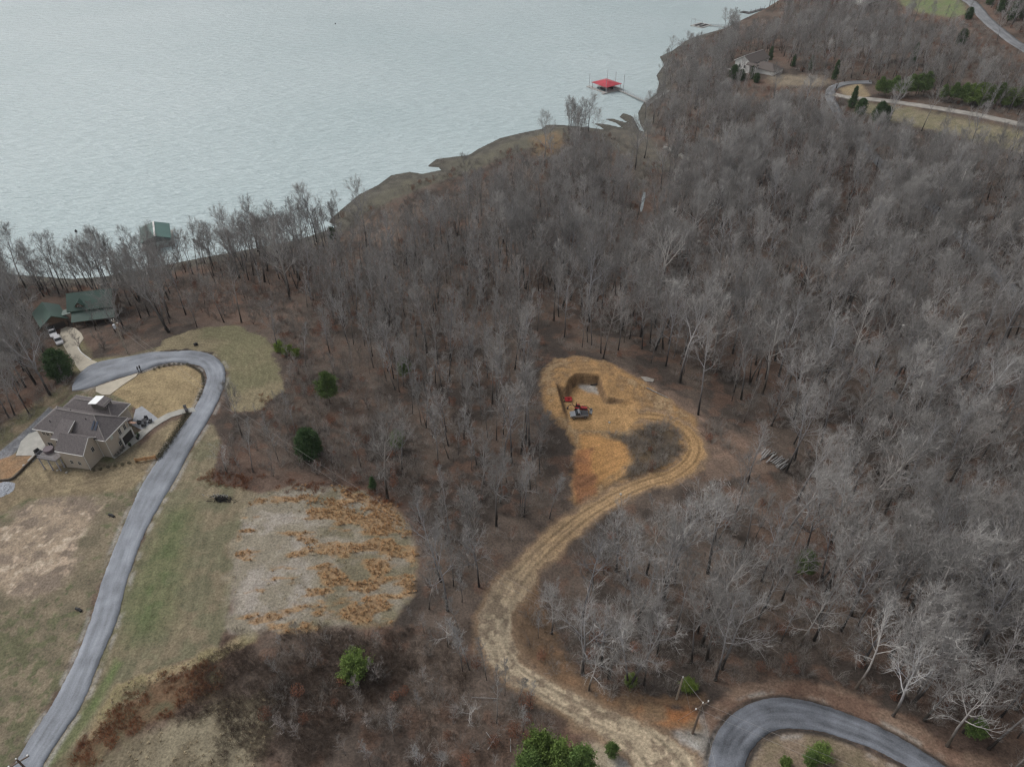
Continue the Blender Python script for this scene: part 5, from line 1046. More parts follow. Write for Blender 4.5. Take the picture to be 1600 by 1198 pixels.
for i, (dx, dy, lab) in enumerate(((1.0, 7.3, 'black planter at the outer post of the brick house porch'), (1.5, 6.4, 'black planter a step in front of the brick house porch'), (1.2, 4.1, 'dark planter at the near post of the brick house porch'))):
    p = local(HB, dx, dy, 0); p.z = hz(p.x, p.y) + .1; e = empty('planter', p, 0, label=lab, cat='planter', group='planters by the porch'); b = MB(); b.tube([(0, 0, 0), (0, 0, .55)], [.25, .34], 12); b.build('pot', M_BLACK, e); link('plant', leafy(60 + i, .6, .3, 120, .06, M_CEDAR), e).location = (0, 0, .5)
for i in range(4):
    p = local(HB, .45, .6 + i * .78, 0); p.z = hz(p.x, p.y); e = link('shrub', leafy(70 + i, .95, .42, 300, .05, mat('dark_shrub', (.035, .036, .028), .8, noise=2, amt=.3)), label='clipped dark shrub %s under the end wall of the brick house' % ('at the near corner', 'second from the corner', 'third from the corner', 'nearest the porch')[i], cat='shrub', group='shrubs under the brick wall', loc=p)
drape_patch('patio', [(212,640),(222,635),(248,655),(236,665),(222,672),(206,664)], M_CONCB, kind='structure', label='pale bluish concrete patio beside the brick house')
drape_patch('path', [(303,637),(306,643),(285,647),(268,652),(252,661),(240,669),(228,679),(222,685),(212,692),(204,698),(187,711),(179,717),(174,712),(184,703),(200,690),(216,676),(228,667),(244,656),(262,646),(282,640)], M_CONC, .075, kind='structure', label='curving concrete footpath from the road to the brick house')
drape_patch('driveway', [(150,605),(176,596),(216,583),(213,588),(192,602),(172,617),(160,617),(150,612)], M_CONCT, kind='structure', label='cream concrete apron between the road and the brick house')
drape_patch('driveway', [(95,515),(104,511),(118,513),(127,521),(131,529),(126,536),(122,543),(128,552),(142,562),(152,566),(140,574),(126,581),(112,562),(102,545),(94,530)], M_CONCT, kind='structure', label='pale concrete driveway of the green-roofed house')
drape_patch('terrace_slab', [(25,712),(33,690),(45,678),(64,672),(72,700),(58,712),(42,712)], M_CONC, kind='structure', label='stained concrete slab at the low end of the brick house')
P = catmull(G([(122,543),(128,552),(143,563)]), 4); b = MB(); b.tube([(x, y, z + .15) for x, y, z in P], .16, 6); b.build('kerb', M_WHITE, kind='structure', label='white kerb along the pale driveway')
P = catmull(G([(0,752),(20,749),(38,732),(57,713)]), 4); b = MB()
for i in range(len(P) - 1):
    d = P[i + 1] - P[i]; L = math.hypot(d[0], d[1]); c = (P[i] + P[i + 1]) / 2; b.box(c[0] - L / 2 - .02, c[0] + L / 2 + .02, c[1] - .12, c[1] + .12, c[2] - .3, c[2] + .55 + .001 * i, math.atan2(d[1], d[0]))
b.build('retaining_wall', mat('dark_timber', (.12, .10, .08), .9), label='low dark timber wall between the orange soil and the lawn', cat='wall')
# little shrubs, hedge and timber panel on the lawns
M_SH = mat('brown_green_shrub', (.085, .08, .05), .9, noise=3, amt=.35, obj_rand=.3)
SHR = [leafy(80 + i, .75, .42, 260, .055, M_SH) for i in range(3)]
for i, (a, b_) in enumerate([(147,735.5),(158,733.8),(170,730.8),(180.5,728.8),(191.7,726.7),(202.6,724.2),(214,721.5)]):
    link('shrub', SHR[i % 3], label='little round shrub, %s from the deck end of the row on the lower lawn' % ('first', 'second', 'third', 'fourth', 'fifth', 'sixth', 'seventh')[i], cat='shrub', group='row of shrubs on the lower lawn', loc=G1(a, b_)).scale = (.95, .95, .9)
hp = catmull(np.array([(238,579.5),(248,575.5),(262,571.5),(276,569.5),(290,570),(301,573.5),(311,580),(317.5,590),(318,602),(314,614),(308,628)], float), 12)
acc = np.concatenate([[0], np.cumsum(np.linalg.norm(np.diff(w2(hp), axis=0), axis=1))]); n = int(acc[-1] / 1.15)
for i in range(n):
    q = np.array([np.interp(acc[-1] * (i + .5) / n, acc, hp[:, j]) for j in range(2)]); half = 'far curve of the tan lawn' if q[1] < 585 and q[0] < 305 else 'right-hand curve of the tan lawn'
    o = link('shrub', SHR[i % 3], label='low dark shrub, %s from the cream apron along the %s' % (NTH[i], half), cat='shrub', group='edging shrubs round the ' + half, loc=G1(*q)); s = rng.uniform(.75, 1.15); o.scale = (s, s, s * .8); o.rotation_euler.z = i
hp = np.array([(292,648),(283,664),(272,682),(260,700),(248,716)], float); hp = catmull(hp, 8)
pts = G(hp); V = []; rn_ = np.random.default_rng(3)
for p in pts:
    for _ in range(150):
        u = rn_.normal(0, 1, 3) * (.42, .42, .26); q = p + u + (0, 0, .35); w_ = rn_.normal(0, .05, 3); v_ = rn_.normal(0, .06, 3); V += [q - w_, q + w_, q + v_ * 1.5]
link('hedge', mesh_np('hedge', np.array(V), np.arange(len(V)).reshape(-1, 3), M_SH), label='long dark straggly hedge between the lower lawn and the road', cat='hedge')
a, c = G1(213, 722), G1(244, 717); fe = empty('fence_panel', tuple(a), math.atan2(c[1] - a[1], c[0] - a[0]), label='short orange timber fence panel with three posts near the hedge end', cat='fence'); L = math.hypot(c[0] - a[0], c[1] - a[1])
for i in range(3): b = MB(); x = L * i / 2; b.box(x - .12, x + .12, -.12, .12, -.2, 1.15); b.build('post', M_TIMB, fe)
b = MB(); [b.box(.12 + k * (L / 2), L / 2 - .12 + k * (L / 2), -.04, .04, .2 + j * .22, .36 + j * .22) for j in range(4) for k in range(2)]; b.build('plank', M_TIMB, fe)
# --- green-roofed house
GH = empty('green_roofed_house', (-124.4, 167.0, 9.3), R(14), label='log-brown lake house with a steep dark green metal roof among trees', cat='house')
w = MB(); w.box(-.6, 10.2, 3.0, 11.2, -2, 4.7); gable_wall(w, 10.25, 3.0, 11.2, -1, 4.7, 7.1, 7.7, .3); gable_wall(w, -.3, 3.0, 11.2, -1, 4.7, 7.1, 7.7, .3); w.build('wall', M_LOG, GH)
hip('roof', -1.2, 10.9, 2.5, 11.7, 4.75, 8.1, -1.2, 10.9, 7.1, M_GRN, GH)
b = MB(); b.slab([(-.2, -.2, 2.75), (11.2, -.2, 2.75), (11.2, 2.9, 4.35), (-.2, 2.9, 4.35)], .12); b.build('porch_roof', M_GRN, GH)
for x in (.2, 3.0, 5.8, 8.4, 10.9): b = MB(); b.box(x - .1, x + .1, 0, .2, -1, 2.6); b.build('porch_post', M_LOG, GH)
b = MB(); b.box(-.2, 11.2, 0, 3.0, -1, .1); b.build('porch_floor', M_DKWOOD, GH)
b = MB(); gable_wall(b, 0, -1.0, 1.0, 0, .75, 0, 1.7, .25)
V = [(2.2 + y, 3.35 + x * .0 + (0 if i < 5 else 2.4), z + 5.0) for i, (x, y, z) in enumerate(b.v)]; b.v = V; dm = b.build('dormer', M_LOG, GH)
b = MB(); b.slab([(1.0, 3.0, 5.75), (2.2, 3.0, 6.95), (2.2, 6.4, 6.95), (1.0, 6.4, 5.75)][::-1], .1); b.slab([(2.2, 3.0, 6.95), (3.4, 3.0, 5.75), (3.4, 6.4, 5.75), (2.2, 6.4, 6.95)][::-1], .1); b.build('dormer_roof', M_GRN, dm); win(dm, 'y', 3.35, 1.85, 2.55, 5.2, 5.9, -1)
for a0 in (1, 4.5, 7.6): win(GH, 'y', 3.0, a0, a0 + 1.3, .9, 2.3, -1)
b = MB(); b.box(7.9, 8.8, 7.6, 8.5, 5, 9.2); b.build('chimney', mat('chimney_stone', (.25, .23, .21), .9, noise=3, amt=.3), GH)
gang = R(14); 
ca, sa = .755, .655   # the garage wing stands turned to the main block
GG = empty('garage_wing', (0, 0, 0)); GG.parent = GH; GG.matrix_basis = (Matrix.Translation((-124.4, 167.0, 9.3)) @ Matrix.Rotation(R(14), 4, 'Z')).inverted() @ Matrix.Translation((-129.5, 167.0, 9.2)) @ Matrix.Rotation(math.atan2(sa, ca), 4, 'Z')
w = MB(); V0 = MB(); gable_wall(V0, 0, -3.1, 3.1, -1, 2.8, 0, 4.7, .25); w.add([(y, .4 + (0 if i < 5 else .25), z) for i, (x, y, z) in enumerate(V0.v)], V0.f); w.box(-3.1, 3.1, .66, 9.0, -1.5, 2.75); w.build('wall', M_LOG, GG)
hip_y('roof', -3.7, 3.7, -.3, 9.4, 2.65, 5.1, -.3, 9.4, 0, M_GRN, GG); b = MB(); b.box(-2.4, 2.4, .34, .40, -.3, 2.1); b.build('garage_door', mat('dark_garage_door', (.07, .06, .055), .6), GG)
b = MB(); b.slab([(-3.6, 3.4, 3.2), (.2, 3.4, 3.9), (.2, 6.6, 3.9), (-3.6, 6.6, 3.2)], .12); b.build('link_roof', M_GRN, GH)
# --- white house on the upper right
WH = empty('white_house', (120.4, 393.0, 17.9), math.atan2(.68, .73), label='white two-storey house with brown-grey gable roof on the far hill', cat='house')
w = MB(); w.box(.2, 17.3, -4.6, 4.6, -3, 4.2); V0 = MB(); gable_wall(V0, .5, -4.6, 4.6, -3, 4.2, 0, 6.7, .35); gable_wall(V0, 17.6, -4.6, 4.6, -3, 4.2, 0, 6.7, .35); w.add(V0.v, V0.f); w.build('wall', M_SIDE, WH)
hip('roof', -.3, 18.1, -5.2, 5.2, 4.2, 7.2, -.3, 18.1, 0, M_SHIN2, WH)
b = MB(); b.tube([(-.33, -5.2, 4.1), (-.33, 0, 7.1), (-.33, 5.2, 4.1)], .13, 4); b.tube([(-.3, 0, 7.25), (18.1, 0, 7.25)], .12, 4); b.build('fascia', M_WHITE, WH)
for y, z in ((1.3, 1.4), (-1.8, 1.4), (1.3, -1.6)): win(WH, 'x', .15, y, y + .9, z, z + 1.5, -1)
for x in (3.0, 6.0, 12, 14.5): win(WH, 'y', -4.6, x, x + 1.1, 1.5, 3.2, -1)
w = MB(); w.box(1.2, 10.0, -17.6, -4.62, -3, 2.6); w.build('wall', M_SIDE, WH, label='long white garage wall'); hip_y('roof', .7, 10.5, -18.1, -4.9, 2.8, 5.2, -13.6, -8, 5.6, M_SHIN2, WH)
b = MB(); b.box(1.14, 1.19, -13, -9.5, -.6, 2.0); b.build('garage_door', M_WHITE, WH); b = MB(); b.box(.2, 3.0, -8.8, -4.62, -.9, -.5); b.build('porch_floor', M_CONC, WH)
for x, y in ((-1.6, -8.6), (.3, -8.6), (-1.6, -5.2)): b = MB(); b.tube([(x, y, -.9), (x, y, 4.0)], .22, 10); b.build('column', M_WHITE, WH)
hip_y('porch_roof', -2.1, .65, -9.1, -3.2, 4.0, 5.0, -9.1, -3.2, -.7, M_SHIN2, WH, lab=None); b = MB(); b.box(-2.2, -1.2, 5.2, 9.5, -.4, -.1); b.build('side_deck', M_WHITE, WH)
# hint of a third house roof beyond the ridge
b3 = on_plane(1358, -2, 30.5); HT = empty('far_house', (float(b3[0]), float(b3[1]), hz(*b3)), R(20), label='pale grey roofed house just at the top edge beyond the wood', cat='house')
w = MB(); w.box(-8, 8, -5, 5, -2, 3.2); w.build('wall', M_SIDE, HT); hip('roof', -8.6, 8.6, -5.6, 5.6, 3.2, 5.6, -8.6, 8.6, 0, mat('pale_grey_roof', (.42, .44, .46), .6), HT)
# ------------------------------------------------------------------ docks on the lake
M_RED = mat('red_metal_roof', (.50, .05, .07), .4, noise=.3, amt=.15); M_DOCK = mat('weathered_dock_boards', (.42, .41, .39), .8, noise=2, amt=.15); M_DARKW = mat('dark_wet_timber', (.035, .033, .032), .7); M_GALV = mat('galvanised_steel', (.45, .46, .47), .4, metal=.7)
def hull(mb, L, W, h, z):
    """a small open boat: pointed bow, flared sides, inner well"""
    st = [(-.5, .8), (-.2, 1), (.15, .95), (.35, .6), (.5, .04)]; V = []; 
    for x, w in st: V += [(x * L, -w * W / 2, z + h), (x * L, -w * W * .35, z), (x * L, w * W * .35, z), (x * L, w * W / 2, z + h), (x * L * .94, w * W * .38, z + h * .98), (x * L * .94, w * W * .3, z + h * .35), (x * L * .94, -w * W * .3, z + h * .35), (x * L * .94, -w * W * .38, z + h * .98)]
    F = [(i * 8 + k, i * 8 + (k + 1) % 8, i * 8 + 8 + (k + 1) % 8, i * 8 + 8 + k) for i in range(4) for k in range(8)]; F += [tuple(range(8))[::-1], tuple(32 + k for k in range(8))]; mb.add(V, F); return mb
def boat(p, rz, label, hc, L=5.4, canopy=None):
    e = empty('boat', p, rz, label=label, cat='boat', group='boats in the slips of the red-roofed dock'); hull(MB(), L, 2.0, .75, -.1).build('hull', hc, e)
    b = MB(); b.box(-L * .1, L * .02, -.55, .55, .3, .95); b.build('console', M_DGREY, e); b = MB(); b.slab([(L * .06, -.6, .72), (L * .14, -.6, .72), (L * .05, -.6, 1.3), (L * .0, -.6, 1.25)], .0) if 0 else b.box(L * .03, L * .06, -.6, .6, .7, 1.2); b.build('windscreen', M_WIN, e)
    b = MB(); b.box(-L * .54, -L * .46, -.2, .2, .0, 1.05); b.build('outboard_motor', M_BLACK, e)
DK = empty('covered_dock', (53.9, 422.0, 0), math.atan2(-.8, .6), label='floating boat dock with red hipped metal roof and tall piles', cat='dock')
hip('roof', -6.4, 6.4, -5.9, 5.9, 3.3, 4.7, -1.2, 1.2, 0, M_RED, DK, t=.14)
for x in (-5.8, 0, 5.8):
    for y in (-5.4, 0, 5.4): b = MB(); b.box(x - .09, x + .09, y - .09, y + .09, .4, 3.3); b.build('post', M_GALV, DK)
for (x0, x1, y0, y1) in ((-6.6, 6.6, 5.2, 6.6), (-6.6, 6.6, -6.6, -5.2), (-6.6, 6.6, -.6, .6), (5.4, 6.8, -8.6, 6.6), (-9.6, -6.6, -6.6, -4.0)):
    b = MB(); b.box(x0, x1, y0, y1, .0, .42 + .003 * (x0 + y0 + 17)); b.build('deck', M_DOCK, DK)
for x, y in ((-6.9, -6.9), (-6.9, 6.9), (6.9, 6.9), (6.9, -6.9), (0, 6.9)): b = MB(); b.tube([(x, y, -3), (x, y, 8.2)], .11, 8); b.build('pile', M_GALV, DK)
b = MB(); [b.box(x0, x1, y0, y1, -.25, .0) for (x0, x1, y0, y1) in ((-6.5, 6.5, 5.3, 6.5), (-6.5, 6.5, -6.5, -5.3), (-6.5, 5.3, -.5, .5), (5.5, 6.7, -8.5, 6.5))]; b.build('float', M_DARKW, DK)
bpy.context.view_layer.update()
for x, y, lab, c in ((-1, 2.9, 'dark-hulled boat in the far slip of the red-roofed dock', M_DARKW), (-1.2, -2.9, 'teal-grey boat in the near slip of the red-roofed dock', mat('teal_hull', (.12, .19, .2), .4))): p = local(DK, x, y, 0); boat(p, math.atan2(-.8, .6) + math.pi, lab, c, 7)
def gangway(a, c, label, w=1.2, rail=True, m=M_DOCK, name='gangway'):
    L = math.dist(a[:2], c[:2]); e = empty(name, (a[0], a[1], 0), math.atan2(c[1] - a[1], c[0] - a[0]), label=label, cat='gangway'); b = MB(); b.slab([(0, -w / 2, a[2]), (L, -w / 2, c[2]), (L, w / 2, c[2]), (0, w / 2, a[2])], .15); b.build('deck', m, e)
    if rail:
        for sy in (-1, 1):
            b = MB(); z = lambda t: a[2] + (c[2] - a[2]) * t
            b.tube([(0, sy * w / 2, z(0) + 1), (L, sy * w / 2, z(1) + 1)], .06, 5); b.tube([(0, sy * w / 2, z(0) + .5), (L, sy * w / 2, z(1) + .5)], .04, 5)
            for i in range(int(L / 2) + 1): t = i * 2 / L; b.tube([(i * 2, sy * w / 2, z(t)), (i * 2, sy * w / 2, z(t) + 1)], .05, 5)
            b.build('handrail', M_GALV, e)
gangway((60.5, 418.5, .55), (74.0, 393.0, 1.2), 'long railed walkway from the red-roofed dock to the wooded shore', 1.4)
g0 = G1(1045, 143); gangway((74.2, 392.6, 1.3), (g0[0], g0[1], g0[2] + .5), 'pale footway climbing into the trees from the dock walkway', 1.3, True, name='footway')
GD = empty('covered_dock', (-131.6, 238.6, 0), math.atan2(-.917, .4), label='boat dock with faded green gable roof and white ridge behind shore trees', cat='dock')
hip('roof', -6.4, 6.4, -5.2, 5.2, 3.2, 4.9, -6.4, 6.4, 0, mat('faded_green_metal', (.06, .145, .125), .35, noise=.3, amt=.12), GD, t=.12); b = MB(); b.box(-6.5, 6.5, -.28, .28, 4.8, 5.0); b.build('ridge_cap', M_WHITE, GD)
for x in (-5.8, 0, 5.8):
    for y in (-4.7, 4.7): b = MB(); b.box(x - .1, x + .1, y - .1, y + .1, .3, 3.3); b.build('post', M_GALV, GD)
for (x0, x1, y0, y1, z) in ((-6.4, 6.4, 4.2, 5.6, .4), (-6.4, 6.4, -5.6, -4.2, .4), (5.2, 6.6, -4.19, 4.19, .404)): b = MB(); b.box(x0, x1, y0, y1, -.2, z); b.build('deck', M_DOCK, GD)
b = MB(); gable_wall(b, 6.2, -4.9, 4.9, 2.4, 3.1, 0, 4.7, .1); b.build('gable_end', mat('gable_sheet', (.12, .15, .15), .5), GD)
gangway((-129, 231.8, .5), (-124.5, 209.5, 1.6), 'white-railed walkway from the green-roofed dock to the shore', 1.3)
BD = empty('open_dock', (139.6, 573.8, 0), math.atan2(9.3, 8.3) - R(4), label='open boat dock with dark lift frames far up the shore', cat='dock')
b = MB(); [b.box(x0, x1, y0, y1, -.25, z) for (x0, x1, y0, y1, z) in ((-6.5, 6.5, -5, -3.6, .5), (-6.5, 6.5, 3.6, 5, .5), (-6.5, -5.2, -3.6, 3.6, .504), (5.2, 6.5, -3.6, 3.6, .504), (-6.5, 6.5, -.5, .5, .498))]; b.build('deck', M_DOCK, BD)
for x in (-2.8, .4, 3.4):
    for y in (-2.0, 2.0): b = MB(); b.box(x - 1.1, x + 1.1, y - 1.1, y + 1.1, .15, .7); b.build('lift', M_DARKW, BD)
b = MB(); [b.tube([(x, y, .4), (x, y, 4.6)], .09, 5) for x, y in ((-6.2, 4.7), (-6.2, -4.7), (-1, 4.7))]; b.tube([(-6.2, 4.7, 4.6), (-1, 4.7, 4.6)], .08, 5); b.tube([(-6.2, 4.7, 4.6), (-6.2, -4.7, 4.6)], .08, 5); b.build('frame', M_GALV, BD)
gangway((146, 572, .55), (157, 566, 1.0), 'short walkway joining the open dock to the far shore', 1.4)
SD = empty('floating_dock', (192.5, 621.3, 0), math.atan2(17, 17.3), label='long low dark floating dock half hidden by trees at the top', cat='dock'); b = MB(); b.box(-12.5, 12.5, -1.6, 1.6, -.2, .5); b.build('deck', mat('dark_dock_boards', (.10, .10, .10), .8), SD); b = MB(); b.box(-12.5, -7, 1.6, 6.5, -.2, .45); b.build('finger', M_DARKW, SD)
for x in (-10, -3, 4, 11): b = MB(); b.tube([(x, -1.4, 0), (x, -1.4, 3)], .1, 6); b.build('pile', M_DARKW, SD)
for px, py, lab in ((119, 362, 'tiny dark buoy off the left shore'), (524, 38, 'tiny dark buoy far out on the lake')):
    p = on_plane(px, py, 0); b = MB(); b.tube([(0, 0, -.3), (0, 0, .1), (0, 0, .5), (0, 0, .9)], [.35, .5, .4, .08], 12); b.build('buoy', M_BLACK, label=lab, cat='buoy', loc=(p[0], p[1], 0))
# ------------------------------------------------------------------ vehicles
M_TYRE = mat('tyre_rubber', (.02, .02, .02), .85); M_SILV = mat('silver_paint', (.50, .51, .54), .3, metal=.3, spec=.5); M_TRED = mat('tractor_red', (.42, .03, .035), .4)
def wheel(parent, x, y, r, w, rim=M_GALV):
    b = MB(); b.tube([(x, y - w / 2, r), (x, y + w / 2, r)], r, 16); t = b.build('wheel', M_TYRE, parent); b = MB(); b.tube([(x, y - w / 2 - .01, r), (x, y + w / 2 + .01, r)], r * .55, 12); b.build('rim', rim, t)
def truck(px0, px1, label, m, L=5.2, pickup=True):
    a, c = G1(*px0), G1(*px1); rz = math.atan2(c[1] - a[1], c[0] - a[0]); e = empty('pickup_truck' if pickup else 'parked_car', ((a[0] + c[0]) / 2, (a[1] + c[1]) / 2, (a[2] + c[2]) / 2 + .12), rz, label=label, cat='truck' if pickup else 'car')
    h = L / 2; W = .92; prof = [(-h, .45), (-h, 1.02), (-h * .2, 1.05), (h * .38, 1.05), (h * .93, .92), (h, .75), (h, .42)] 
    V = [(x, s * W, z) for s in (-1, 1) for x, z in prof]; n = len(prof); b = MB().add(V, [tuple(range(n)), tuple(range(n, 2 * n))[::-1]] + [(i, n + i, n + (i + 1) % n, (i + 1) % n) for i in range(n)]); b.build('body', m, e, .05)
    x0, x1 = (-h * .12, h * .42) if pickup else (-h * .72, h * .42)
    V = [(x0, -W * .92, 1.05), (x1, -W * .92, 1.05), (x1, W * .92, 1.05), (x0, W * .92, 1.05), (x0 + .18, -W * .78, 1.62), (x1 - .55, -W * .78, 1.62), (x1 - .55, W * .78, 1.62), (x0 + .18, W * .78, 1.62)]
    MB().add(V, [(0, 1, 5, 4), (1, 2, 6, 5), (2, 3, 7, 6), (3, 0, 4, 7)]).build('glasshouse', M_WIN, e); b = MB(); b.box(x0 + .16, x1 - .53, -W * .79, W * .79, 1.60, 1.67); b.build('cab_roof', m, e, .02)
    if pickup: b = MB(); b.box(-h + .08, x0 - .1, -W + .14, W - .14, 1.03, 1.08); b.build('bed', M_DGREY, e)
    for x in (-h * .62, h * .62):
        for s in (-1, 1): wheel(e, x, s * W * .93, .36, .24)
    for s in (-1, 1): b = MB(); b.box(h - .03, h + .02, s * .62 - .18, s * .62 + .18, .62, .78); b.build('headlight', M_WHITE, e); b = MB(); b.box(-h - .02, -h + .03, s * .78 - .09, s * .78 + .09, .7, .95); b.build('tail_light', M_TRED, e)
    return e
truck((81.5, 517), (86, 528.5), 'silver pickup truck parked beside the garage of the green-roofed house', M_SILV, 5.3)
truck((90.5, 530.5), (95.5, 540), 'silver-white car parked behind the pickup beside the pale driveway', mat('silver_white_paint', (.58, .58, .60), .3), 4.5, False)
truck((917, 650.5), (892, 651.5), 'silver pickup truck standing at the lip of the dug pit', mat('dull_silver_paint', (.30, .31, .33), .35, metal=.3), 4.2)
def tractor(px0, px1, label):
    a, c = G1(*px0), G1(*px1); rz = math.atan2(c[1] - a[1], c[0] - a[0]); e = empty('tractor', ((a[0] + c[0]) / 2, (a[1] + c[1]) / 2, (a[2] + c[2]) / 2), rz, label=label, cat='tractor')
    b = MB(); b.box(.1, 1.6, -.32, .32, .7, 1.25); b.box(1.6, 1.75, -.28, .28, .65, 1.15); b.build('hood', M_TRED, e, .05); b = MB(); b.box(-1.0, 1.5, -.2, .2, .45, .75); b.box(-.9, -.1, -.35, .35, .7, .9); b.build('chassis', M_DGREY, e)
    b = MB(); b.box(-.75, -.3, -.25, .25, .95, 1.1); b.box(-.85, -.72, -.25, .25, 1.1, 1.5); b.build('seat', M_BLACK, e, .03); b = MB(); b.tube([(.05, 0, 1.2), (-.15, 0, 1.5)], .03, 6); b.tube([(-.13, 0, 1.48), (-.17, 0, 1.52)], .2, 12); b.build('steering_wheel', M_BLACK, e)
    b = MB(); b.tube([(-.95, -.45, .9), (-.95, -.45, 2.2), (-.95, .45, 2.2), (-.95, .45, .9)], .05, 6); b.build('roll_bar', M_BLACK, e)
    for s in (-1, 1): b = MB(); b.box(-1.1, -.1, s * .62 - .18, s * .62 + .18, 1.22, 1.28); b.build('fender', M_TRED, e); wheel(e, -.6, s * .66, .62, .34, M_TRED); wheel(e, 1.25, s * .55, .36, .24, M_TRED)
    for s in (-1, 1): b = MB(); b.tube([(.3, s * .45, 1.2), (1.6, s * .45, 1.3), (2.4, s * .45, .45)], .07, 6); b.build('loader_arm', M_DGREY, e)
    b = MB(); b.slab([(2.3, -.85, .1), (2.9, -.85, .12), (2.9, .85, .12), (2.3, .85, .1)], .05); b.box(2.28, 2.35, -.85, .85, .1, .65); b.box(2.3, 2.85, -.88, -.83, .1, .5); b.box(2.3, 2.85, .83, .88, .1, .5); b.build('bucket', M_GALV, e)
    b = MB(); b.tube([(-1.1, 0, .8), (-1.9, 0, 1.7), (-2.7, 0, 1.0), (-2.9, 0, .3)], [.1, .09, .08, .06], 6); b.box(-3.1, -2.75, -.2, .2, .1, .45); b.build('backhoe_arm', M_DGREY, e)
tractor((897, 640), (915, 643), 'red tractor with loader and backhoe arm parked behind the silver pickup')
p = G1(888, 625); e = empty('rotary_mower', tuple(p), R(5), label='red tractor implement standing alone in the pit by its left wall', cat='machine'); b = MB(); b.box(-.85, .85, -.75, .75, .22, .42); b.build('deck', M_TRED, e, .05); b = MB(); b.tube([(-.8, 0, .42), (0, 0, .85), (.9, 0, .6)], .06, 6); b.tube([(0, -.5, .42), (0, 0, .85), (0, .5, .42)], .05, 6); b.box(-.25, .25, -.25, .25, .42, .65); b.build('hitch', M_TRED, e)
for s in (-.6, .6): wheel(e, -.95, s, .22, .14)
p, q = G1(922.5, 602), G1(933.5, 601); b = MB(); b.tube([(p[0], p[1], p[2] + .16), (q[0], q[1], q[2] + .16)], .16, 10); b.build('pipe', M_BLACK, label='short black pipe on the gravel at the back of the pit', cat='pipe')
# ------------------------------------------------------------------ poles and wires
M_POLE = mat('utility_pole_wood', (.17, .13, .10), .9, noise=2, amt=.25); M_WIRE = mat('wire', (.42, .40, .38), .5, metal=.3); M_POLEP = mat('pale_pole_wood', (.36, .31, .25), .9, noise=2, amt=.2)
def pole(x, y, z0, z1, label, arm=None, can=False, m=M_POLE):
    e = empty('utility_pole', (x, y, z0), 0, label=label, cat='utility pole'); h = z1 - z0; b = MB(); b.tube([(0, 0, -.5), (0, 0, h)], [.19, .12], 8); b.build('pole', m, e)
    if arm is not None:
        b = MB(); c, s = math.cos(arm), math.sin(arm); b.box(-1.2, 1.2, -.07, .07, h - .75, h - .6, arm, (0, 0)); a = b.build('crossarm', m, e)
        for t in (-1.1, 1.1): b = MB(); b.tube([(c * t, s * t, h - .6), (c * t, s * t, h - .35)], [.07, .11], 8); b.build('insulator', M_WHITE, a)
    b = MB(); b.tube([(0, 0, h), (0, 0, h + .28)], [.07, .10], 8); b.build('insulator', M_WHITE, e)
    if can: b = MB(); b.tube([(-.48, -.1, h - 2.4), (-.48, -.1, h - 1.3)], .32, 12); b.build('transformer', mat('pale_transformer', (.62, .64, .68), .35), e)
    return Vector((x, y, z1 + .2))
TA = pole(25.7, 47.3, 22.6, 31.3, 'dark utility pole with crossarm on the gravel beside the asphalt hairpin', R(30)); TB = pole(24.68, 53.05, 21.1, 27.4, 'shorter pale-topped utility pole at the wood edge above the orange soil pad', None, m=M_POLEP)
TD = pole(-99.5, 147.9, 15.0, 25.6, 'pale utility pole carrying a white transformer before the green-roofed house', R(-30), True, m=M_POLEP)
q = on_plane(26, 1186, 29.0); TE = pole(float(q[0]), float(q[1]), hz(*q), 29.0, 'utility pole top with white insulators poking in at the bottom left', R(40))
def wire(a, c, sag, label, off=(0, 0, 0), r=.014):
    a = Vector(a) + Vector(off); c = Vector(c) + Vector(off); P = [a.lerp(c, t / 14) - Vector((0, 0, sag * 4 * (t / 14) * (1 - t / 14))) for t in range(15)]; o = a.copy(); b = MB(); b.tube([p - o for p in P], r, 4); b.build('wire', M_WIRE, label=label, cat='wire', loc=o)
q = on_plane(1500, 1262, 30.0); TC = Vector((q[0], q[1], 30.0)); q = on_plane(1130, 1236, 27.0); TF_ = Vector((q[0], q[1], 27.0))
wire(TA, TC, .4, 'upper overhead wire crossing the asphalt hairpin to the right', (0, 0, 0)); wire(TA, TC, .5, 'lower overhead wire crossing the asphalt hairpin to the right', (-.6, -.5, -.8)); wire(TA, TF_, .2, 'service wire dropping from the crossarm pole to the bottom edge', (0, 0, -.8))
wire(TB, TA, .1, 'thick wire joining the short pale pole to the crossarm pole', (0, 0, 0), .024); wire(TD, TB, 5, 'long overhead wire leaving the transformer pole to the right', (0, 0, 0)); wire(TD, TB, 5.6, 'second long wire running just below the one from the transformer pole', (-.3, -.5, -.9))
wire(TA + Vector((0, 0, -.8)), (24.0, 49.4, 21.9), 0, 'guy wire slanting from the crossarm pole to the orange soil', r=.014); wire(TB + Vector((0, 0, -.3)), (26.2, 50.2, 22.1), 0, 'guy wire slanting from the short pale pole to the ground', r=.014)
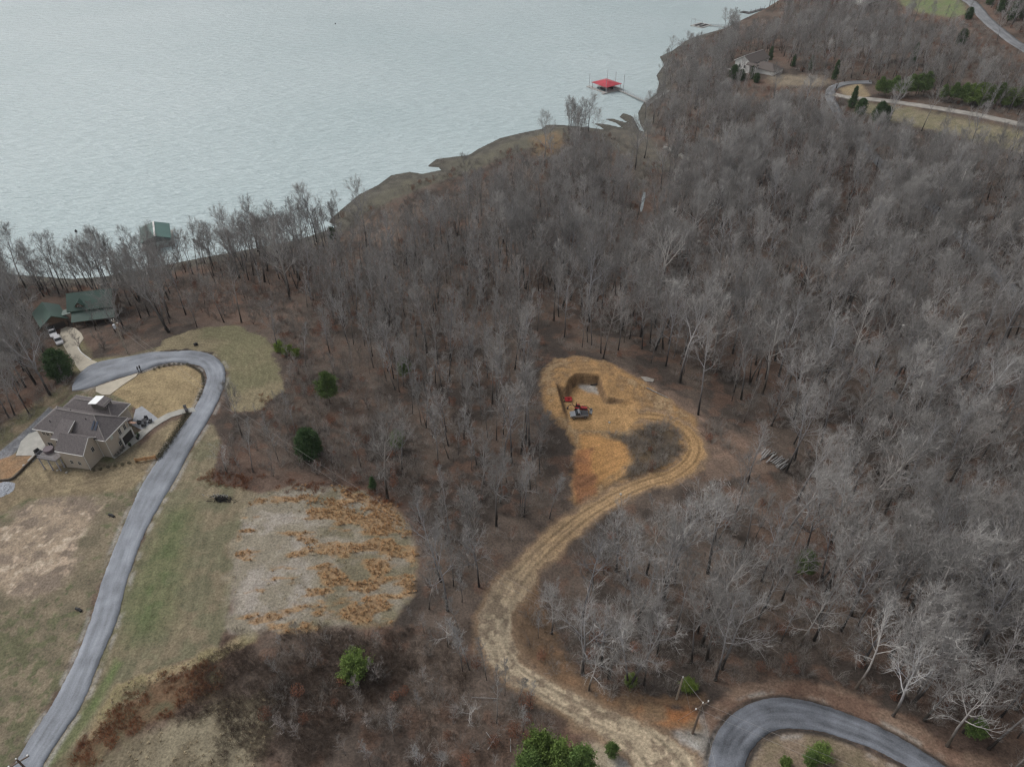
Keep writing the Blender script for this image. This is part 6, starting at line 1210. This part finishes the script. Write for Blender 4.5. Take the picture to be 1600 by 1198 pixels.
# ------------------------------------------------------------------ logs, heaps, stones
M_LOGG = mat('weathered_log', (.36, .35, .34), .9, noise=3, amt=.35, obj_rand=.2); M_CHAR = mat('charred_wood', (.025, .022, .02), .95); M_STONE = mat('pale_stone', (.46, .44, .40), .9, noise=2, amt=.2, obj_rand=.15)
def log(a, c, r, label, group=None, m=M_LOGG, name='log'):
    a, c = Vector(a), Vector(c); d = c - a; P = [a + d * t / 4 + Vector((random.gauss(0, .02), random.gauss(0, .02), random.gauss(0, .015))) for t in range(5)]; o = P[0].copy(); b = MB(); b.tube([p - o for p in P], [r, r * .95, r * .85, r * .8, r * .7], 8); b.build(name, m, label=label, cat='log', group=group, loc=o)
LG = [((1189,711),(1196,702)),((1190,716),(1200,704)),((1193,718),(1203,706)),((1187,719),(1210,707)),((1200,722),(1208,711)),((1203,718),(1212,711)),((1204,722),(1215,714)),((1207,725),(1222,714)),((1210,727),(1222,718)),((1212,729),(1225,717)),((1214,730),(1232,719)),((1213,733),(1228,723)),((1222,733),(1231,725)),((1197,724),(1205,716)),((1218,735),(1227,727))]
for i, (a, c) in enumerate(LG):
    p, q = G1(*a), G1(*c); lift = .2 + .16 * (i % 3); k = 'upper left end' if i < 5 or i == 13 else ('middle' if i < 10 else 'lower right end'); rank = sorted(range(len(LG)), key=lambda q: LG[q][0][0] + LG[q][1][0]).index(i)
    log((p[0], p[1], p[2] + lift), (q[0], q[1], q[2] + lift), rng.uniform(.13, .21), 'grey weathered log, %s from the left end of the log pile by the clearing' % NTH[rank], 'logs of the pile by the clearing')
p, q = G1(1010, 606), G1(1044, 622.5); log((p[0], p[1], p[2] + .15), (q[0], q[1], q[2] + .15), .14, 'single long fallen trunk lying on the leaf slope above the track', name='fallen_log')
for i, (a, c, lab) in enumerate([((760,1145),(775,1165),'crooked fallen pale branch in the brush left of the straw track'),((762,1172),(776,1150),'fallen pale branch crossing another in the brush at the bottom'),((798,1175),(798,1155),'short upright pale stick in the brush near the bottom pines'),((738,1090),(783,1093),'long pale fallen limb beside the thin saplings at the track')]):
    p, q = G1(*a), G1(*c); log((p[0], p[1], p[2] + .25), (q[0], q[1], q[2] + .35), .06, lab, name='fallen_branch')
c0 = G1(345, 781); b = MB(); rb = random.Random(4)
for i in range(110):
    a = rb.random() * 6.28; r = abs(rb.gauss(0, .42)); x, y = 3.0 * r * math.cos(a), 1.0 * r * math.sin(a); d = Vector((rb.gauss(0, 1), rb.gauss(0, .7), rb.gauss(0, .25))).normalized() * rb.uniform(.5, 1.3); z = max(.05, .85 - .6 * r) * rb.random()
    b.tube([Vector((x, y, z)) - d * .5, Vector((x, y, z)) + d * .5], rb.uniform(.03, .09), 5)
e = empty('brush_pile', tuple(c0), 0, label='burnt black brush pile with white ash in the grassy field', cat='brush pile'); b.build('charred_limbs', M_CHAR, e)
b = MB()
for i in range(26): x, y = rb.gauss(-.2, 1.5), rb.uniform(.1, .9); d = Vector((rb.gauss(0, .3), rb.gauss(0, .1), .5)).normalized() * .6; b.tube([(x, y, .3), Vector((x, y, .4)) + d], [.07, .03], 5)
b.build('ash_heap', mat('ash_white', (.55, .54, .52), .95), e)
def stone(p, r, label, group=None, name='boulder'):
    bm = bmesh.new(); bmesh.ops.create_icosphere(bm, subdivisions=2, radius=r); s = random.random() * 50
    for v in bm.verts: n_ = math.sin(v.co.x * 5 / r + s) * math.cos(v.co.y * 4 / r + s) * .14; v.co *= 1 + n_; v.co.z *= .62
    me = bpy.data.meshes.new(name); bm.to_mesh(me); bm.free(); me.materials.append(M_STONE); link(name, me, label=label, cat='boulder', group=group, loc=(p[0], p[1], p[2] + r * .2)).rotation_euler.z = s
for i, (a, b_, r) in enumerate([(1040,232,1.2),(1050,236,2.2),(1056,240,.9),(1064,244,1.3),(1069,247,1.5),(1074,249,1.1),(1078,252,1.3),(1085,257,.8),(1096,262,.9)]): stone(G1(a, b_), r, 'pale boulder, %s from the mudflat end of the dark gully' % NTH[i], 'boulders in the gully')
for i, (a, b_, r) in enumerate([(1031,374,.55),(1042,380,.6),(1050,390,.55),(1092,378,.8),(1074,356,.4)]): stone(G1(a, b_), r, 'small pale boulder %s on the wooded slope below the pale pool' % ('leftmost', 'second from left', 'middle one', 'rightmost', 'second from right')[i], 'stones on the wooded slope')
for (a, b_, lab) in [(970,772,'pale stone on the dirt bank below the dark mound'),(952,660,'small pale stone at the edge of the pit access'),(37,727,'small white stone on the brown lawn left of the brick house'),(90,734.5,'white stone on the lawn just below the deck posts'),(104,738,'white stone on the lawn below the green patch')]: stone(G1(a, b_), .28, lab)
drape_patch('water', [(1001,332),(1000,326),(1002,318),(1003,309),(1006,300),(1009,302),(1008,310),(1006,318),(1005,325),(1003,330)], mat('pale_pool', (.30, .34, .355), .3, noise=.8, amt=.3), kind='structure', label='narrow pale pool in the wood behind the mudflat')
drape_patch('rock_outcrop', [(1001,589),(1010,589),(1022,593),(1020,597),(1008,596)], mat('rock_outcrop', (.38, .35, .31), .9, noise=1, amt=.2), label='flat pale rock showing through leaves above the pit', cat='rock')
c0 = G1(3, 766); bm = bmesh.new(); bmesh.ops.create_grid(bm, x_segments=40, y_segments=40, size=1)
for v in list(bm.verts):
    r = v.co.length
    if r > 1: bm.verts.remove(v); continue
    v.co.x *= 2.9; v.co.y *= 2.4; v.co.z = (1 - r * r) * .5 + float(fbm(np.array([v.co.x]), np.array([v.co.y]), .25, 3, 2)[0]) * .28 - .1
me = bpy.data.meshes.new('gravel_heap'); bm.to_mesh(me); bm.free(); me.materials.append(mat('blue_grey_gravel', (.40, .42, .46), .9, noise=9, amt=.6)); link('gravel_heap', me, label='round heap of blue-grey gravel at the left edge below the orange soil', cat='gravel heap', loc=tuple(c0 + np.array([0, 0, .05])))
def post_box(px, py, label, m=M_BLACK, cat='mailbox', name='mailbox', s=1.0):
    p = G1(px, py); e = empty(name, tuple(p), .5, label=label, cat=cat); e.scale = (s, s, s); b = MB(); b.box(-.06, .06, -.06, .06, -.2, 1.05); b.build('post', m, e); b = MB(); b.box(-.14, .14, -.3, .3, 1.05, 1.3); b.tube([(0, -.3, 1.3), (0, .3, 1.3)], .14, 10); b.build('box', m, e)
post_box(221, 581, 'dark mailbox on a post where the cream apron meets the tan lawn', s=1.3); post_box(217, 581.5, 'second dark post box left of the mailbox by the cream apron', s=1.1)
for a, b_, lab in ((290, 639, 'dark stone pillar on the far side of the footpath'), (293, 645, 'dark stone pillar on the near side of the footpath')):
    p = G1(a, b_); e = empty('gate_pillar', tuple(p), .3, label=lab, cat='pillar', group='pillars by the footpath'); b = MB(); b.box(-.28, .28, -.28, .28, -.2, .95); b.build('shaft', M_DKWOOD, e); b = MB(); b.box(-.34, .34, -.34, .34, .95, 1.05); b.build('cap', M_DGREY, e)
for a, b_, lab in ((305, 540, 'black utility box on the grass above the road loop'), (308, 539.3, 'black utility box right beside another above the road loop')):
    p = G1(a, b_); e = empty('utility_box', tuple(p), .3, label=lab, cat='utility box', group='utility boxes above the road'); b = MB(); b.box(-.25, .25, -.2, .2, -.1, .7); b.build('case', M_BLACK, e, .03); b = MB(); b.box(-.28, .28, -.23, .23, .70, .76); b.build('lid', M_BLACK, e)
for a, b_, lab in ((175, 806, 'black culvert pipe end left of the road below the lower lawn'), (124, 953, 'short black pipe in the grass left of the road')):
    p = G1(a, b_); b = MB(); b.tube([(-.6, .2, .25), (0, 0, .32), (.55, -.3, .2)], .24, 10); b.build('culvert_pipe', M_BLACK, label=lab, cat='pipe', loc=tuple(p))
p = G1(60, 556); b = MB(); b.tube([(0, 0, 0), (-.3, .1, 1.7)], .12, 8); b.build('marker_post', M_WHITE, label='white leaning post among the trees left of the big cedar', cat='post', loc=tuple(p))
# ------------------------------------------------------------------ thin winter haze
hb = MB(); hb.box(-4200, 4200, -420, 6200, -6, 142); hm = bpy.data.materials.new('haze'); hm.use_nodes = True; hn = hm.node_tree; hn.nodes.clear()
ho = hn.nodes.new('ShaderNodeOutputMaterial'); hv = hn.nodes.new('ShaderNodeVolumePrincipled'); hv.inputs['Color'].default_value = (.86, .90, .94, 1); hv.inputs['Density'].default_value = .00010; hv.inputs['Anisotropy'].default_value = .2
hn.links.new(hv.outputs[0], ho.inputs['Volume']); hb.build('haze', hm, kind='stuff', label='thin pale winter haze over the lake and the far wood')
